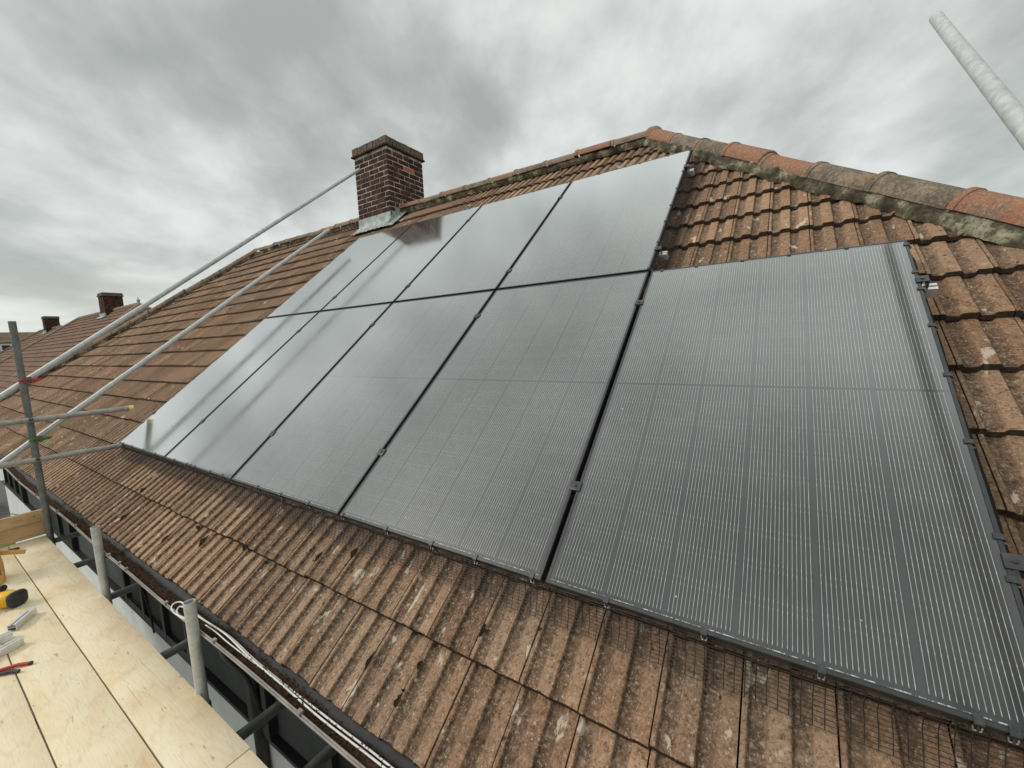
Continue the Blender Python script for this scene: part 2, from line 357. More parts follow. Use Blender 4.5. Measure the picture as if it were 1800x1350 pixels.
# ------------------------------------------------------------------ mesh helpers
def link(name, me, mats, parent=None, smooth=None):
    if not isinstance(mats, (list, tuple)): mats = [mats]
    for k in mats: me.materials.append(MATS[k] if isinstance(k, str) else k)
    if smooth is not None:
        me.shade_smooth()
        me.set_sharp_from_angle(angle=R(smooth))
    o = bpy.data.objects.new(name, me); COL.objects.link(o)
    if parent is not None: o.parent = parent
    return o
def tag(o, label=None, cat=None, group=None, kind=None):
    if label: o['label'] = label
    if cat: o['category'] = cat
    if group: o['group'] = group
    if kind: o['kind'] = kind
    return o
def empty(name, loc=(0, 0, 0), **kw):
    o = bpy.data.objects.new(name, None); COL.objects.link(o); o.location = loc; o.empty_display_size = .1
    bpy.context.view_layer.update()
    return tag(o, **kw)
class MB:
    def __init__(s): s.v = []; s.f = []; s.m = []; s.off = Vector((0, 0, 0))
    def add(s, verts, faces, mi=0):
        k = len(s.v); s.v += [tuple(p) for p in verts]; s.f += [tuple(i + k for i in f) for f in faces]; s.m += [mi] * len(faces)
    def box(s, c, d, mi=0, M=None):
        hx, hy, hz = d[0] / 2, d[1] / 2, d[2] / 2
        vs = [Vector((x, y, z)) for z in (-hz, hz) for y in (-hy, hy) for x in (-hx, hx)]
        if M is not None: vs = [M @ q for q in vs]
        c = Vector(c); s.add([q + c for q in vs], [(0, 2, 3, 1), (4, 5, 7, 6), (0, 1, 5, 4), (2, 6, 7, 3), (0, 4, 6, 2), (1, 3, 7, 5)], mi)
    def tube(s, pts, r, n=10, mi=0, cap=True, r2=None, inner=None):
        pts = [Vector(p) for p in pts]; k = len(pts); rings = []
        t0 = (pts[1] - pts[0]).normalized(); up = Vector((0, 0, 1)) if abs(t0.z) < .9 else Vector((1, 0, 0))
        nrm = t0.cross(up).normalized()
        for i, p in enumerate(pts):
            t = (pts[min(i + 1, k - 1)] - pts[max(i - 1, 0)]).normalized()
            nrm = (nrm - t * nrm.dot(t)).normalized(); b = t.cross(nrm)
            rr = r if r2 is None else r + (r2 - r) * i / (k - 1)
            rings.append([p + (nrm * math.cos(a) + b * math.sin(a)) * rr for a in [2 * math.pi * j / n for j in range(n)]])
        vs = [q for ring in rings for q in ring]; fs = []
        for i in range(k - 1):
            for j in range(n):
                a, b2 = i * n + j, i * n + (j + 1) % n; fs.append((a, b2, b2 + n, a + n))
        if cap and inner is None: fs += [tuple(range(n))[::-1], tuple((k - 1) * n + j for j in range(n))]
        s.add(vs, fs, mi)
        if inner is not None:      # hollow ends
            for e, sgn in ((0, 1), (k - 1, -1)):
                t = (pts[1] - pts[0]).normalized() if e == 0 else (pts[-2] - pts[-1]).normalized()
                c = pts[e]; o_ = rings[e]; i1 = [c + (q - c) * (inner / r) for q in o_]; i2 = [q + t * .12 for q in i1]
                vs = o_ + i1 + i2; fs = []
                for j in range(n):
                    j2 = (j + 1) % n; fs += [(j, j2, n + j2, n + j), (n + j, n + j2, 2 * n + j2, 2 * n + j)]
                fs.append(tuple(2 * n + j for j in range(n)))
                if sgn < 0: fs = [f[::-1] for f in fs]
                s.add(vs, fs, mi)
    def obj(s, name, mats, parent=None, smooth=None, bevel=0):
        me = bpy.data.meshes.new(name)
        off = Vector((0, 0, 0))
        if parent is not None: off = parent.matrix_world.translation
        me.from_pydata([(v[0] - off[0], v[1] - off[1], v[2] - off[2]) for v in s.v], [], s.f)
        me.polygons.foreach_set('material_index', s.m); me.update()
        if bevel:
            bm = bmesh.new(); bm.from_mesh(me)
            ed = [e for e in bm.edges if len(e.link_faces) == 2 and e.calc_face_angle(0) > .6]
            bmesh.ops.bevel(bm, geom=ed, offset=bevel, segments=2, affect='EDGES', profile=.6); bm.to_mesh(me); bm.free()
            if smooth is None: smooth = 35
        o = link(name, me, mats, parent, smooth)
        if parent is not None: bpy.context.view_layer.update()
        return o

A = R(39.47344); CA, SA = math.cos(A), math.sin(A)
def PL(x, y, z=0.0):            # panel-plane coordinates (along eaves, up slope, out of roof) -> world
    return Vector((x, y * CA - z * SA, y * SA + z * CA))
MPL = Matrix(((1, 0, 0), (0, CA, -SA), (0, SA, CA)))

# ------------------------------------------------------------------ roof tiles
COVER, GAUGE, X0J, Y0 = 0.2065, 0.2965, 5.410, -0.582
PROF = [(.0015, -.0015, .1), (.013, -.0015, .1), (.017, -.005, 1), (.0225, -.014, 1), (.030, -.0155, 1), (.050, -.0155, .85), (.0575, -.0135, .5), (.0625, -.005, .1), (.067, -.0005, 0), (.072, 0, 0),
        (.106, 0, 0), (.110, -.0005, .3), (.1135, -.005, 1), (.118, -.0135, 1), (.1255, -.0155, 1), (.145, -.0155, .85), (.1525, -.0135, .5), (.1575, -.005, .1), (.162, -.0005, 0), (.167, 0, 0), (.2035, 0, 0)]  # third value: trough dirt, with painted shade on right-hand rib sides
def tile_slope(name, cols, rows, frame, clips, parent, ztop, fine=True, jit=1.0, seed=1, x0=X0J):
    """courses of interlocking tiles; frame maps (x, y, z) slope coordinates to world."""
    r = np.random.default_rng(seed)
    prof = PROF if fine else PROF[::3]
    npf = len(prof)
    V = []; F = []; RN = []; TR = []
    rowsy = [0.0, .004, .012, .11, .22, GAUGE + .03] if fine else [0.0, .01, GAUGE + .03]
    drop = .029
    for j in range(rows[0], rows[1]):
        wav = [r.normal(0, .0016) for _ in range(3)]
        for i in range(cols[0], cols[1]):
            bx = x0 + i * COVER; by = Y0 + j * GAUGE - (.018 if j == 0 else 0)
            if clips and not clips(bx, by): continue
            rn = r.random(); dz = r.normal(0, .0011) * jit; dy = r.normal(0, .0026) * jit; tw = r.normal(0, .004) * jit
            base = len(V)
            sag = .004 * math.sin(bx * 1.3 + j * .7) * jit
            edge = [dy + r.normal(0, .0011) * jit for _ in range(npf)]
            for k, yy in enumerate(rowsy):
                for q, (px, ph, pd) in enumerate(prof):
                    h = ph + dz + sag - drop * yy / GAUGE
                    if k == 0: h -= .0035
                    elif k == 1: h -= .0008
                    h += tw * (px - .1) + (r.normal(0, .0004) if fine else 0)
                    yv = by + yy + (edge[q] if k < 3 else dy)
                    V.append(frame(bx + px, yv, ztop + h)); RN.append(rn)
                    TR.append(pd)
            for k in range(len(rowsy) - 1):
                for q in range(npf - 1):
                    a = base + k * npf + q; F.append((a, a + 1, a + npf + 1, a + npf))
            # front lip and sides
            lb = len(V)
            for q in range(npf):
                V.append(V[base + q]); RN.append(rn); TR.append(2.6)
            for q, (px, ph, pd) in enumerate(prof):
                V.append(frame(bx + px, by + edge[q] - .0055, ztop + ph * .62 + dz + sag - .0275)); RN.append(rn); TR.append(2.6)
            for q in range(npf - 1): F.append((lb + npf + q, lb + npf + q + 1, lb + q + 1, lb + q))
            for q, sgn in ((0, 1), (npf - 1, -1)):
                sb = len(V)
                for k, yy in enumerate(rowsy):
                    V.append(frame(bx + prof[q][0] + .0004 * sgn, by + yy + dy, ztop + dz + sag - drop * yy / GAUGE - .016)); RN.append(rn); TR.append(1.0)
                for k in range(len(rowsy) - 1):
                    a, b2 = base + k * npf + q, base + (k + 1) * npf + q
                    F.append((a, b2, sb + k + 1, sb + k) if sgn > 0 else (b2, a, sb + k, sb + k + 1))
    me = bpy.data.meshes.new(name); me.from_pydata(V, [], F); me.update()
    for nm, arr in (('rnd', RN), ('trough', TR)):
        at = me.attributes.new(nm, 'FLOAT', 'POINT'); at.data.foreach_set('value', arr)
    return me
def bisect(me, planes):
    bm = bmesh.new(); bm.from_mesh(me)
    for co, no in planes:     # removes the side the normal points to
        bmesh.ops.bisect_plane(bm, geom=bm.verts[:] + bm.edges[:] + bm.faces[:], plane_co=co, plane_no=no, clear_outer=True)
    bm.to_mesh(me); bm.free(); me.update()

ZT = -0.120
APL, BPL = (-4.90, 4.92), (-9.30, -0.60)      # left hip on the slope
APR, BPR = (4.05, 4.80), (8.22, -0.60)        # right hip on the slope
house = empty('tiled_house', (0, 3.78, -5.6), label='brown tiled hipped roof house in the foreground carrying the solar panels', cat='house')

def cut_plane(a, b, side):      # vertical-to-slope plane through slope points a, b
    pa, pb = PL(a[0], a[1], ZT), PL(b[0], b[1], ZT); n = (pb - pa).cross(MPL @ Vector((0, 0, 1))).normalized()
    if n.x * side < 0: n = -n
    return pa, n
def edge_x(a, b, y): return a[0] + (b[0] - a[0]) * (y - a[1]) / (b[1] - a[1])
def in_front(bx, by):
    yt = by + .32
    return bx + COVER > edge_x(APL, BPL, yt) - .3 and bx < edge_x(APR, BPR, by) + .25 and by < 4.95
me = tile_slope('roof_slope', (-72, 14), (0, 19), lambda x, y, z: PL(x, y, z), in_front, house, ZT)
ridge_pa = PL(APL[0], APL[1], ZT); ridge_pb = PL(APR[0], APR[1], ZT)
rn_ = (ridge_pb - ridge_pa).cross(MPL @ Vector((0, 0, 1))).normalized()
if rn_.y < 0: rn_ = -rn_
bisect(me, [cut_plane(APL, BPL, -1), cut_plane(APR, BPR, 1), (ridge_pa, rn_)])
off = house.matrix_world.translation
def rel(me, off):
    n = len(me.vertices); co = np.empty(n * 3, 'f'); me.vertices.foreach_get('co', co)
    co = co.reshape(-1, 3) - np.array([off[0], off[1], off[2]], 'f'); me.vertices.foreach_set('co', co.ravel()); me.update()
rel(me, off)
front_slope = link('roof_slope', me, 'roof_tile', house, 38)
bpy.context.view_layer.update()

# the felt under the tiles and the three slopes that face away
mb = MB()
aL, aR = PL(APL[0], APL[1], ZT - .085), PL(APR[0], APR[1], ZT - .085)
bL, bR = PL(BPL[0], BPL[1] + .02, ZT - .085), PL(BPR[0], BPR[1] + .02, ZT - .085)
mb.add([bL, bR, aR, aL], [(0, 1, 2, 3)])
mb.obj('roof_underlay', 'felt', house)
YB = 2 * 3.78 - bL.y
mb = MB(); zt = Vector((0, 0, .03))
cL, cR = Vector((bL.x, YB, bL.z)), Vector((bR.x, YB, bR.z))
def stepped(mb, p0, p1, q1, q0, n=18, t=.02):     # p0-p1 the eave, q0-q1 the top; stepped courses
    for i in range(n):
        a, b = i / n, (i + 1) / n
        L0, L1 = p0.lerp(q0, a), p0.lerp(q0, b); R0, R1 = p1.lerp(q1, a), p1.lerp(q1, b)
        nn = (R0 - L0).cross(L1 - L0).normalized()
        up = nn * t
        mb.add([L0 + up, R0 + up, R1, L1, L0 - up * .2, R0 - up * .2], [(0, 1, 2, 3), (4, 5, 1, 0)])
stepped(mb, bR + zt, cR + zt, aR + zt, aR + zt + Vector((0, .01, 0)))
stepped(mb, cR + zt, cL + zt, aL + zt, aR + zt)
stepped(mb, cL + zt, bL + zt, aL + zt, aL + zt + Vector((0, .01, 0)))
mb.obj('rear_roof_slope', 'roof_tile', house)

# ridge and hip tiles, each half-round tile its own part
def ridge_run(pa, pb, rad, mats, n=None, first=0):
    d = pb - pa; L = d.length; t = d / L; n = n or max(1, round(L / .45))
    side = t.cross(Vector((0, 0, 1))).normalized(); up = side.cross(t).normalized()
    seg = L / n
    for i in range(n):
        mb = MB(); s0, s1 = i * seg + .004, (i + 1) * seg - .004
        r0 = rad + random.gauss(0, .003); dzz = random.gauss(0, .005); dl = random.gauss(0, .006)
        k = 14; rings = []
        for s_, rr in ((s0, r0 + .006), (s0 + .03, r0 + .006), (s0 + .034, r0), ((s0 + s1) / 2, r0 - .002), (s1 - .006, r0 - .004), (s1, r0 - .010)):
            ring = []
            for q in range(k + 1):
                a = math.pi * (q / k) * 1.04 - .06
                w = 1 + .02 * noise.noise(Vector((s_ * 3 + i * 9, q * .35, rad * 7)))
                ring.append(pa + t * s_ + side * (math.cos(a) * rr * w * 1.05 + dl) + up * (math.sin(a) * rr * w + dzz - .012))
            rings.append(ring)
        inner = [[p - (p - (pa + t * s_)) * .16 for p in ring] for ring, s_ in ((rings[0], s0), (rings[-1], s1))]
        vs = [p for ring in rings for p in ring]; fs = []
        for a in range(len(rings) - 1):
            for q in range(k): fs.append((a * (k + 1) + q, (a + 1) * (k + 1) + q, (a + 1) * (k + 1) + q + 1, a * (k + 1) + q + 1))
        o0 = len(vs); vs += inner[0] + inner[1]; e = (len(rings) - 1) * (k + 1)
        for q in range(k):
            fs.append((q, q + 1, o0 + q + 1, o0 + q)); fs.append((e + q + 1, e + q, o0 + k + 1 + q, o0 + k + 2 + q))
        mb.add(vs, fs)
        mb.obj('ridge_tile', mats[(i + first) % len(mats)] if len(mats) < n else mats[i], house, 40)
lift = Vector((0, 0, .012))
rA, rB = PL(APL[0], APL[1], ZT) + lift, PL(APR[0], APR[1], ZT) + lift
hR, hL = PL(BPR[0], BPR[1], ZT) + lift, PL(BPL[0], BPL[1], ZT) + lift
O, G_ = 'ridge_orange', 'ridge_grey'
ridge_run(rA + Vector((0, 0, .022)), rB + Vector((0, 0, .022)), .086, [G_, O, G_, G_, O, G_, O])
ridge_run(rB + Vector((0.03, -.02, .005)), hR + Vector((0, 0, .02)), .088, [O, G_, G_, O, O, G_, G_, O, O, G_, O, G_, O, O, G_, O, G_, O][:round((hR - rB).length / .45)])
ridge_run(rA + Vector((0, 0, .012)), hL + Vector((0, 0, .012)), .092, [O, G_, G_, O, G_])
# small round cap where ridge and hip meet
mb = MB(); c = rB + Vector((.02, -.01, .02))
for a in range(6):
    for q in range(16):
        pass
vs = []; fs = []
for a in range(7):
    th = a / 6 * math.pi / 2 * 1.15
    for q in range(18):
        ph = 2 * math.pi * q / 18; rr = .090 * (1 + .05 * noise.noise(Vector((a * .5, q * .4, 3))))
        vs.append(c + Vector((math.sin(th) * math.cos(ph) * rr * 1.15, math.sin(th) * math.sin(ph) * rr * 1.15, math.cos(th) * rr)))
for a in range(6):
    for q in range(18): fs.append((a * 18 + q, (a + 1) * 18 + q, (a + 1) * 18 + (q + 1) % 18, a * 18 + (q + 1) % 18))
mb.add(vs, fs); mb.obj('ridge_tile', O, house, 60)

def bedding(pa, pb, nrm, inward, w0, w1, seed, rad=.108):
    """lumpy mortar between the ridge tiles and the roof tiles on one side"""
    d = pb - pa; L = d.length; t = d / L; n = int(L / .02); k = 7; vs = []; fs = []
    for i in range(n + 1):
        s_ = i * L / n; p = pa + t * s_
        wd = w0 + (w1 - w0) * (.5 + .5 * noise.noise(Vector((s_ * 3.1, seed, 0)))) + .03 * noise.noise(Vector((s_ * 11, seed, 5))) + .012 * noise.noise(Vector((s_ * 37, seed, 5)))
        for q in range(k + 1):
            f = q / k; hh = (1 - f) ** 1.3 * .040 + .005 + .016 * noise.noise(Vector((s_ * 14, f * 4, seed))) + .007 * noise.noise(Vector((s_ * 40, f * 9, seed)))
            if q == k: hh = -.022
            vs.append(p + inward * (rad * .70 + wd * f) + nrm * hh)
    for i in range(n):
        for q in range(k):
            a = i * (k + 1) + q; fs.append((a, a + 1, a + k + 2, a + k + 1))
    mb = MB(); mb.add(vs, fs); return mb
NR = MPL @ Vector((0, 0, 1))
def inward_of(pa, pb):
    v = NR.cross((pb - pa).normalized()).normalized()
    return v if (PL(0, 2, ZT) - pa).dot(v) > 0 else -v
bedding(rB, hR, NR, inward_of(rB, hR), .010, .10, 2.0, .09).obj('hip_mortar', 'bedding_mortar', house, 60)
bedding(rA, rB, NR, inward_of(rA, rB), .004, .035, 5.0, .095).obj('ridge_mortar', 'bedding_mortar', house, 60)
bedding(rA, hL, NR, inward_of(rA, hL), .01, .06, 8.0, .10).obj('hip_mortar', 'bedding_mortar', house, 60)

# clumps of moss on the tiles
mb = MB()
def clump(x, y, rx, ry, h, seed):
    n, k = 30, 8; vs = []; fs = []
    for a in range(k + 1):
        f = a / k
        for q in range(n):
            ph = 2 * math.pi * q / n; w = 1 + .5 * noise.noise(Vector((math.cos(ph) * 2.2 + seed, math.sin(ph) * 2.2, seed * 2.1))) + .35 * noise.noise(Vector((math.cos(ph) * 6 + seed, math.sin(ph) * 6, f * 5)))
            hh = h * (1 - f ** 2.2) * (1 + .5 * noise.noise(Vector((f * 3, q * .8, seed)))) - .010 * f
            vs.append(PL(x + math.cos(ph) * rx * f * w, y + math.sin(ph) * ry * f * w, ZT - .008 + hh))
    for a in range(k):
        for q in range(n): fs.append((a * n + q, (a + 1) * n + q, (a + 1) * n + (q + 1) % n, a * n + (q + 1) % n))
    mb.add(vs, fs)
for i, (x, y, rx, ry, h) in enumerate([(4.385, -.195, .019, .055, .018), (4.376, -.262, .010, .035, .010), (4.173, -.50, .015, .032, .020), (4.174, -.462, .008, .010, .014), (4.19, -.375, .008, .030, .012),
        (4.11, -.293, .018, .012, .016), (4.215, -.300, .015, .012, .014), (4.34, -.29, .010, .009, .010), (2.74, -.29, .02, .03, .016), (3.0, -.31, .03, .015, .016), (3.345, -.19, .012, .06, .014),
        (.98, -.255, .03, .05, .02), (1.54, -.55, .015, .07, .014), (2.14, -.31, .025, .02, .016), (2.31, -.36, .012, .07, .014), (1.9, -.45, .012, .08, .012), (3.55, -.115, .012, .05, .012), (1.1, -.47, .015, .06, .012)]):
    clump(x, y, rx * .55, ry * .55, h * .75, i * 1.7)
for i in range(34):
    jx = X0J + COVER * random.randint(-52, 12) + random.choice([0, 0, .04, .137]); jy = Y0 + GAUGE * random.randint(0, 15)
    if not (edge_x(APL, BPL, jy) + .4 < jx < edge_x(APR, BPR, jy) - .5): continue
    if random.random() < .5: clump(jx, jy + random.uniform(-.012, .0), random.uniform(.006, .02), random.uniform(.006, .012), .011, i * 3.3 + 50)
    else: clump(jx, jy + random.uniform(.03, .26), random.uniform(.003, .007), random.uniform(.010, .040), .007, i * 3.3 + 50)
o = mb.obj('moss_clumps', 'moss', house, 60); o['kind'] = 'stuff'

# ------------------------------------------------------------------ chimney
CX0, CX1, CY0, CY1 = -.753, .036, 3.55, 4.33
ZCB, ZCT = 2.70, 3.93
def brick_stack(parent, x0, x1, y0, y1, zb, zt, ch=.0795, bl=.232, gap=.0155, mats=('brick_mortar', 'brick_dark', 'brick_orange'), orange=None):
    mb = MB(); ins = .003
    mb.box(((x0 + x1) / 2, (y0 + y1) / 2, (zb + zt) / 2), (x1 - x0 - 2 * ins, y1 - y0 - 2 * ins, zt - zb), 0)
    n = round((zt - zb) / ch)
    for c in range(n):
        za, zc = zb + c * ch + gap / 2, zb + (c + 1) * ch - gap / 2
        for side in range(4):
            L = (x1 - x0) if side in (0, 2) else (y1 - y0)
            s = -(bl / 2 if (c + side) % 2 else 0) ; k = 0
            s = 0.0; first = bl / 2 if (c + side) % 2 else bl
            e = first
            while s < L - .02:
                a, b = s, min(e, L)
                if L - b < .06: b = L
                a2 = a + (gap / 2 if a > 0 else 0); b2 = b - (gap / 2 if b < L else 0)
                pr = .0005 + random.uniform(-.001, .0015); dep = .06
                mi = 1
                if orange and side == 1 and c in orange[0] and a <= orange[1] < b: mi = 2
                if side == 0: cc, dd = ((x0 + (a2 + b2) / 2), y0 - pr + dep / 2, (za + zc) / 2), (b2 - a2, dep, zc - za)
                elif side == 1: cc, dd = (x1 + pr - dep / 2, y0 + (a2 + b2) / 2, (za + zc) / 2), (dep, b2 - a2, zc - za)
                elif side == 2: cc, dd = ((x0 + (a2 + b2) / 2), y1 + pr - dep / 2, (za + zc) / 2), (b2 - a2, dep, zc - za)
                else: cc, dd = (x0 - pr + dep / 2, y0 + (a2 + b2) / 2, (za + zc) / 2), (dep, b2 - a2, zc - za)
                rot = Matrix.Rotation(random.gauss(0, .006), 3, 'Y' if side in (0, 2) else 'X')
                mb.box(cc, dd, mi, rot)
                s = b; e = b + bl; k += 1
    return mb
chim = brick_stack(None, CX0, CX1, CY0, CY1, ZCB, ZCT, orange=((12,), .45)).obj('chimney', ['brick_mortar', 'brick_dark', 'brick_orange'], house)
mb = MB()
mb.box(((CX0 + CX1) / 2, (CY0 + CY1) / 2, ZCT + .014), (CX1 - CX0 + .075, CY1 - CY0 + .075, .024))
mb.box(((CX0 + CX1) / 2, (CY0 + CY1) / 2, ZCT + .085), (CX1 - CX0 + .020, CY1 - CY0 + .020, .11))
for side in range(4):
    L = (CX1 - CX0 + .045) if side in (0, 2) else (CY1 - CY0 + .045); n = 11
    for i in range(n):
        a = -L / 2 + (i + .5) * L / n; w = L / n - .008; hh = .112 + random.uniform(-.004, .004); pr = random.uniform(-.003, .003)
        cx, cy = (CX0 + CX1) / 2, (CY0 + CY1) / 2
        zc = ZCT + .028 + hh / 2
        if side == 0: mb.box((cx + a, CY0 - .0225 + .05 - pr, zc), (w, .1, hh), 1)
        elif side == 2: mb.box((cx + a, CY1 + .0225 - .05 + pr, zc), (w, .1, hh), 1)
        elif side == 1: mb.box((CX1 + .0225 - .05 + pr, cy + a, zc), (.1, w - .001, hh + .002), 1)
        else: mb.box((CX0 - .0225 + .05 - pr, cy + a, zc), (.1, w - .001, hh + .002), 1)
cap = mb.obj('chimney_cap', ['brick_dark', 'cap_brick'], chim)
# lead apron and stepped side flashing
mb = MB()
def lead_strip(rows):
    n = len(rows[0]); vs = [p for r_ in rows for p in r_]; fs = []
    for i in range(len(rows) - 1):
        for j in range(n - 1): fs.append((i * n + j, i * n + j + 1, (i + 1) * n + j + 1, (i + 1) * n + j))
    mb.add(vs, fs)
yp0 = (CY0 - .12 * SA) / CA     # where the front face meets the tile plane
N = 60
rows = []
for k, (yo, zo) in enumerate([(0, .165), (0, .10), (0, .03), (-.03, .012), (-.10, .014), (-.165, .018)]):
    row = []
    for i in range(N + 1):
        f = i / N; x = CX0 - .10 + f * (CX1 - CX0 + .26)
        nz = noise.noise(Vector((x * 9, k * 1.3, 2))) * .008
        if k <= 2:
            xx = min(max(x, CX0 - .006), CX1 + .006)
            p = Vector((xx, CY0 - .010 - abs(nz) * .7, PL(0, yp0, ZT).z + zo + nz))
        else:
            rib = .006 * math.cos((x - X0J) / COVER * 2 * math.pi * 2)
            p = PL(x, yp0 + yo * (1 + .12 * noise.noise(Vector((x * 5, 7, 1)))), ZT + zo + nz * .7 + rib)
        row.append(p)
    rows.append(row)
lead_strip(rows)
yr_ = 3.80
rows = []
for k in range(5):
    row = []
    for i in range(31):
        f = i / 30; Y = CY0 - .14 + f * (yr_ - CY0 + .16); zr = (Y - .12 * SA) / CA
        base = PL(0, zr, ZT)
        stepz = .11 + .065 * (1 - ((Y - CY0) / .085) % 1) if Y > CY0 else .10 * max(0, 1 - (CY0 - Y) / .14)
        nz = .010 * noise.noise(Vector((Y * 12, k, 4)))
        if k < 2: p = Vector((CX1 + .010 + abs(nz), Y, base.z + (stepz if k == 0 else .03)))
        else: p = PL(CX1 + .01 + (.02, .08, .155)[k - 2] + nz, zr, ZT + (.018, .020, .012)[k - 2] + nz)
        row.append(p)
    rows.append(row)
lead_strip(rows)
mb.obj('lead_flashing', 'lead', chim, 50)

# ------------------------------------------------------------------ walls, windows, gutter
YW = -.10; ZG = -5.6; WX0, WX1 = -7.52, 7.9
ZS = -.60; ZBAND = -1.53
mb = MB(); mb.box(((WX0 + WX1) / 2, (YW + 7.66) / 2, (ZG + ZBAND) / 2), (WX1 - WX0, 7.66 - YW, ZBAND - ZG)); mb.obj('wall', 'wall_render', house)
mb = MB(); mb.box(((WX0 + WX1) / 2, (YW + .012 + 7.65) / 2, (ZBAND + .004 + ZS) / 2), (WX1 - WX0 - .02, 7.65 - YW - .012, ZS - ZBAND - .008)); mb.obj('upper_wall', 'wall_charcoal', house)
mb = MB(); mb.box(((WX0 + WX1) / 2, YW - .004, ZBAND - .012), (WX1 - WX0, .06, .03)); mb.obj('wall_trim', 'upvc_black', house, bevel=.004)
mb = MB()
mb.box(((BPL[0] + BPR[0]) / 2, -.318, -.585), (BPR[0] - BPL[0] - .1, .018, .17)); mb.obj('fascia', 'upvc_black', house)
mb = MB(); mb.box(((BPL[0] + BPR[0]) / 2, -.20, -.668), (BPR[0] - BPL[0] - .1, .25, .012)); mb.obj('soffit', 'upvc_black', house)
def window(x0, x1, z0, z1, y, fm, parent, pm='window_dark', n=2):
    mb = MB(); w = .055
    for x in [x0 + w / 2, x1 - w / 2] + [x0 + (x1 - x0) * k / n for k in range(1, n)]: mb.box((x, y - .012, (z0 + z1) / 2), (w, .06, z1 - z0))
    for z in (z0 + w / 2, z1 - w / 2): mb.box(((x0 + x1) / 2, y - .011, z), (x1 - x0 - .002, .058, w))
    f = mb.obj('window', fm, parent)
    mb = MB(); mb.box(((x0 + x1) / 2, y - .004, (z0 + z1) / 2), (x1 - x0 - .02, .012, z1 - z0 - .02)); mb.obj('pane', pm, f)
    return f
for x0, x1, n in ((-6.9, -5.1, 3), (-3.2, -1.9, 2), (.09, 1.60, 3), (2.50, 2.76, 1), (3.36, 5.2, 3)):
    window(x0, x1, ZBAND + .02, ZS - .06, YW, 'upvc_black', house, n=n)
# gutter: half round, black, fixed by clips
GY, GZ, GR = -.402, -.508, .057
def gsag(x): return .006 * math.sin(x * 1.9 + 1) + .004 * math.sin(x * 4.3) - (.012 if -2.5 < x < -.2 else 0) * math.sin((x + 2.5) / 2.3 * math.pi)
mb = MB(); xs = np.linspace(-9.3, 8.2, 176); k = 12; vs = []; fs = []
for x in xs:
    for q in range(k + 1):
        a = math.pi + math.pi * q / k
        vs.append((x, GY + math.cos(a) * GR, GZ + gsag(x) + math.sin(a) * GR))
    for q in range(k + 1):
        a = 2 * math.pi - math.pi * q / k
        vs.append((x, GY + math.cos(a) * (GR - .003), GZ + gsag(x) + math.sin(a) * (GR - .003) + .0004))
w2 = 2 * (k + 1)
for i in range(len(xs) - 1):
    for q in range(w2): fs.append((i * w2 + q, (i + 1) * w2 + q, (i + 1) * w2 + (q + 1) % w2, i * w2 + (q + 1) % w2))
mb.add(vs, fs); gutter = mb.obj('gutter', 'black_plastic', house, 40)
mb = MB(); mb.tube([(x, GY - GR - .0005, GZ + gsag(x) + .001) for x in xs], .0036, 8); mb.tube([(x, GY - GR - .0025, GZ + gsag(x) - .009) for x in xs], .0055, 8); mb.obj('gutter_rim', 'gutter_rim', gutter, 60)
for x in (-6.5, -5.2, -4.1, -3.0, -1.9, -.9, .02, .62, 1.50, 1.72, 1.86, 2.52, 3.11, 3.82, 4.6, 5.4):
    mb = MB(); zz = GZ + gsag(x)
    pts = [(x, GY + math.cos(a) * (GR + .004), zz + math.sin(a) * (GR + .004)) for a in np.linspace(math.pi, 2 * math.pi, 12)]
    for i in range(len(pts) - 1):
        p, q = Vector(pts[i]), Vector(pts[i + 1]); c = (p + q) / 2; d = q - p
        M = Matrix(((1, 0, 0), (0, d.y / d.length, -d.z / d.length), (0, d.z / d.length, d.y / d.length)))
        mb.box(c, (.022, d.length * 1.15, .005), 0, M)
    mb.box((x, GY - GR - .001, zz + .008), (.022, .018, .009), 1)
    mb.obj('gutter_clip', ['black_plastic', 'gutter_rim'], gutter)
# felt skirt hanging from under the tiles into the gutter
mb = MB(); vs = []; fs = []; prf = [(-.335, -.490), (-.366, -.502), (-.377, -.513), (-.382, -.526), (-.380, -.545)]
for i, x in enumerate(np.linspace(-9.2, 8.1, 520)):
    for q, (yy, zz) in enumerate(prf):
        wob = .010 * noise.noise(Vector((x * 2.6, q * .4, 0))) + .006 * noise.noise(Vector((x * 11, q * .7, 3)))
        vs.append((x, yy - (wob if q > 1 else 0) - .004 * q * (1 + noise.noise(Vector((x * 1.1, 9, 9)))), zz + (wob * .5 if q else 0)))
k = len(prf)
for i in range(519):
    for q in range(k - 1): fs.append((i * k + q, (i + 1) * k + q, (i + 1) * k + q + 1, i * k + q + 1))
mb.add(vs, fs); mb.obj('eaves_felt', 'felt', house, 60)
# downpipe bracket and pipe under the gutter
mb = MB(); mb.tube([(2.62, -.39, -.57), (2.62, -.38, -.62), (2.62, -.20, -.80), (2.62, -.135, -.90), (2.62, -.135, -5.4)], .034, 14); mb.obj('downpipe', 'black_plastic', house, 40)
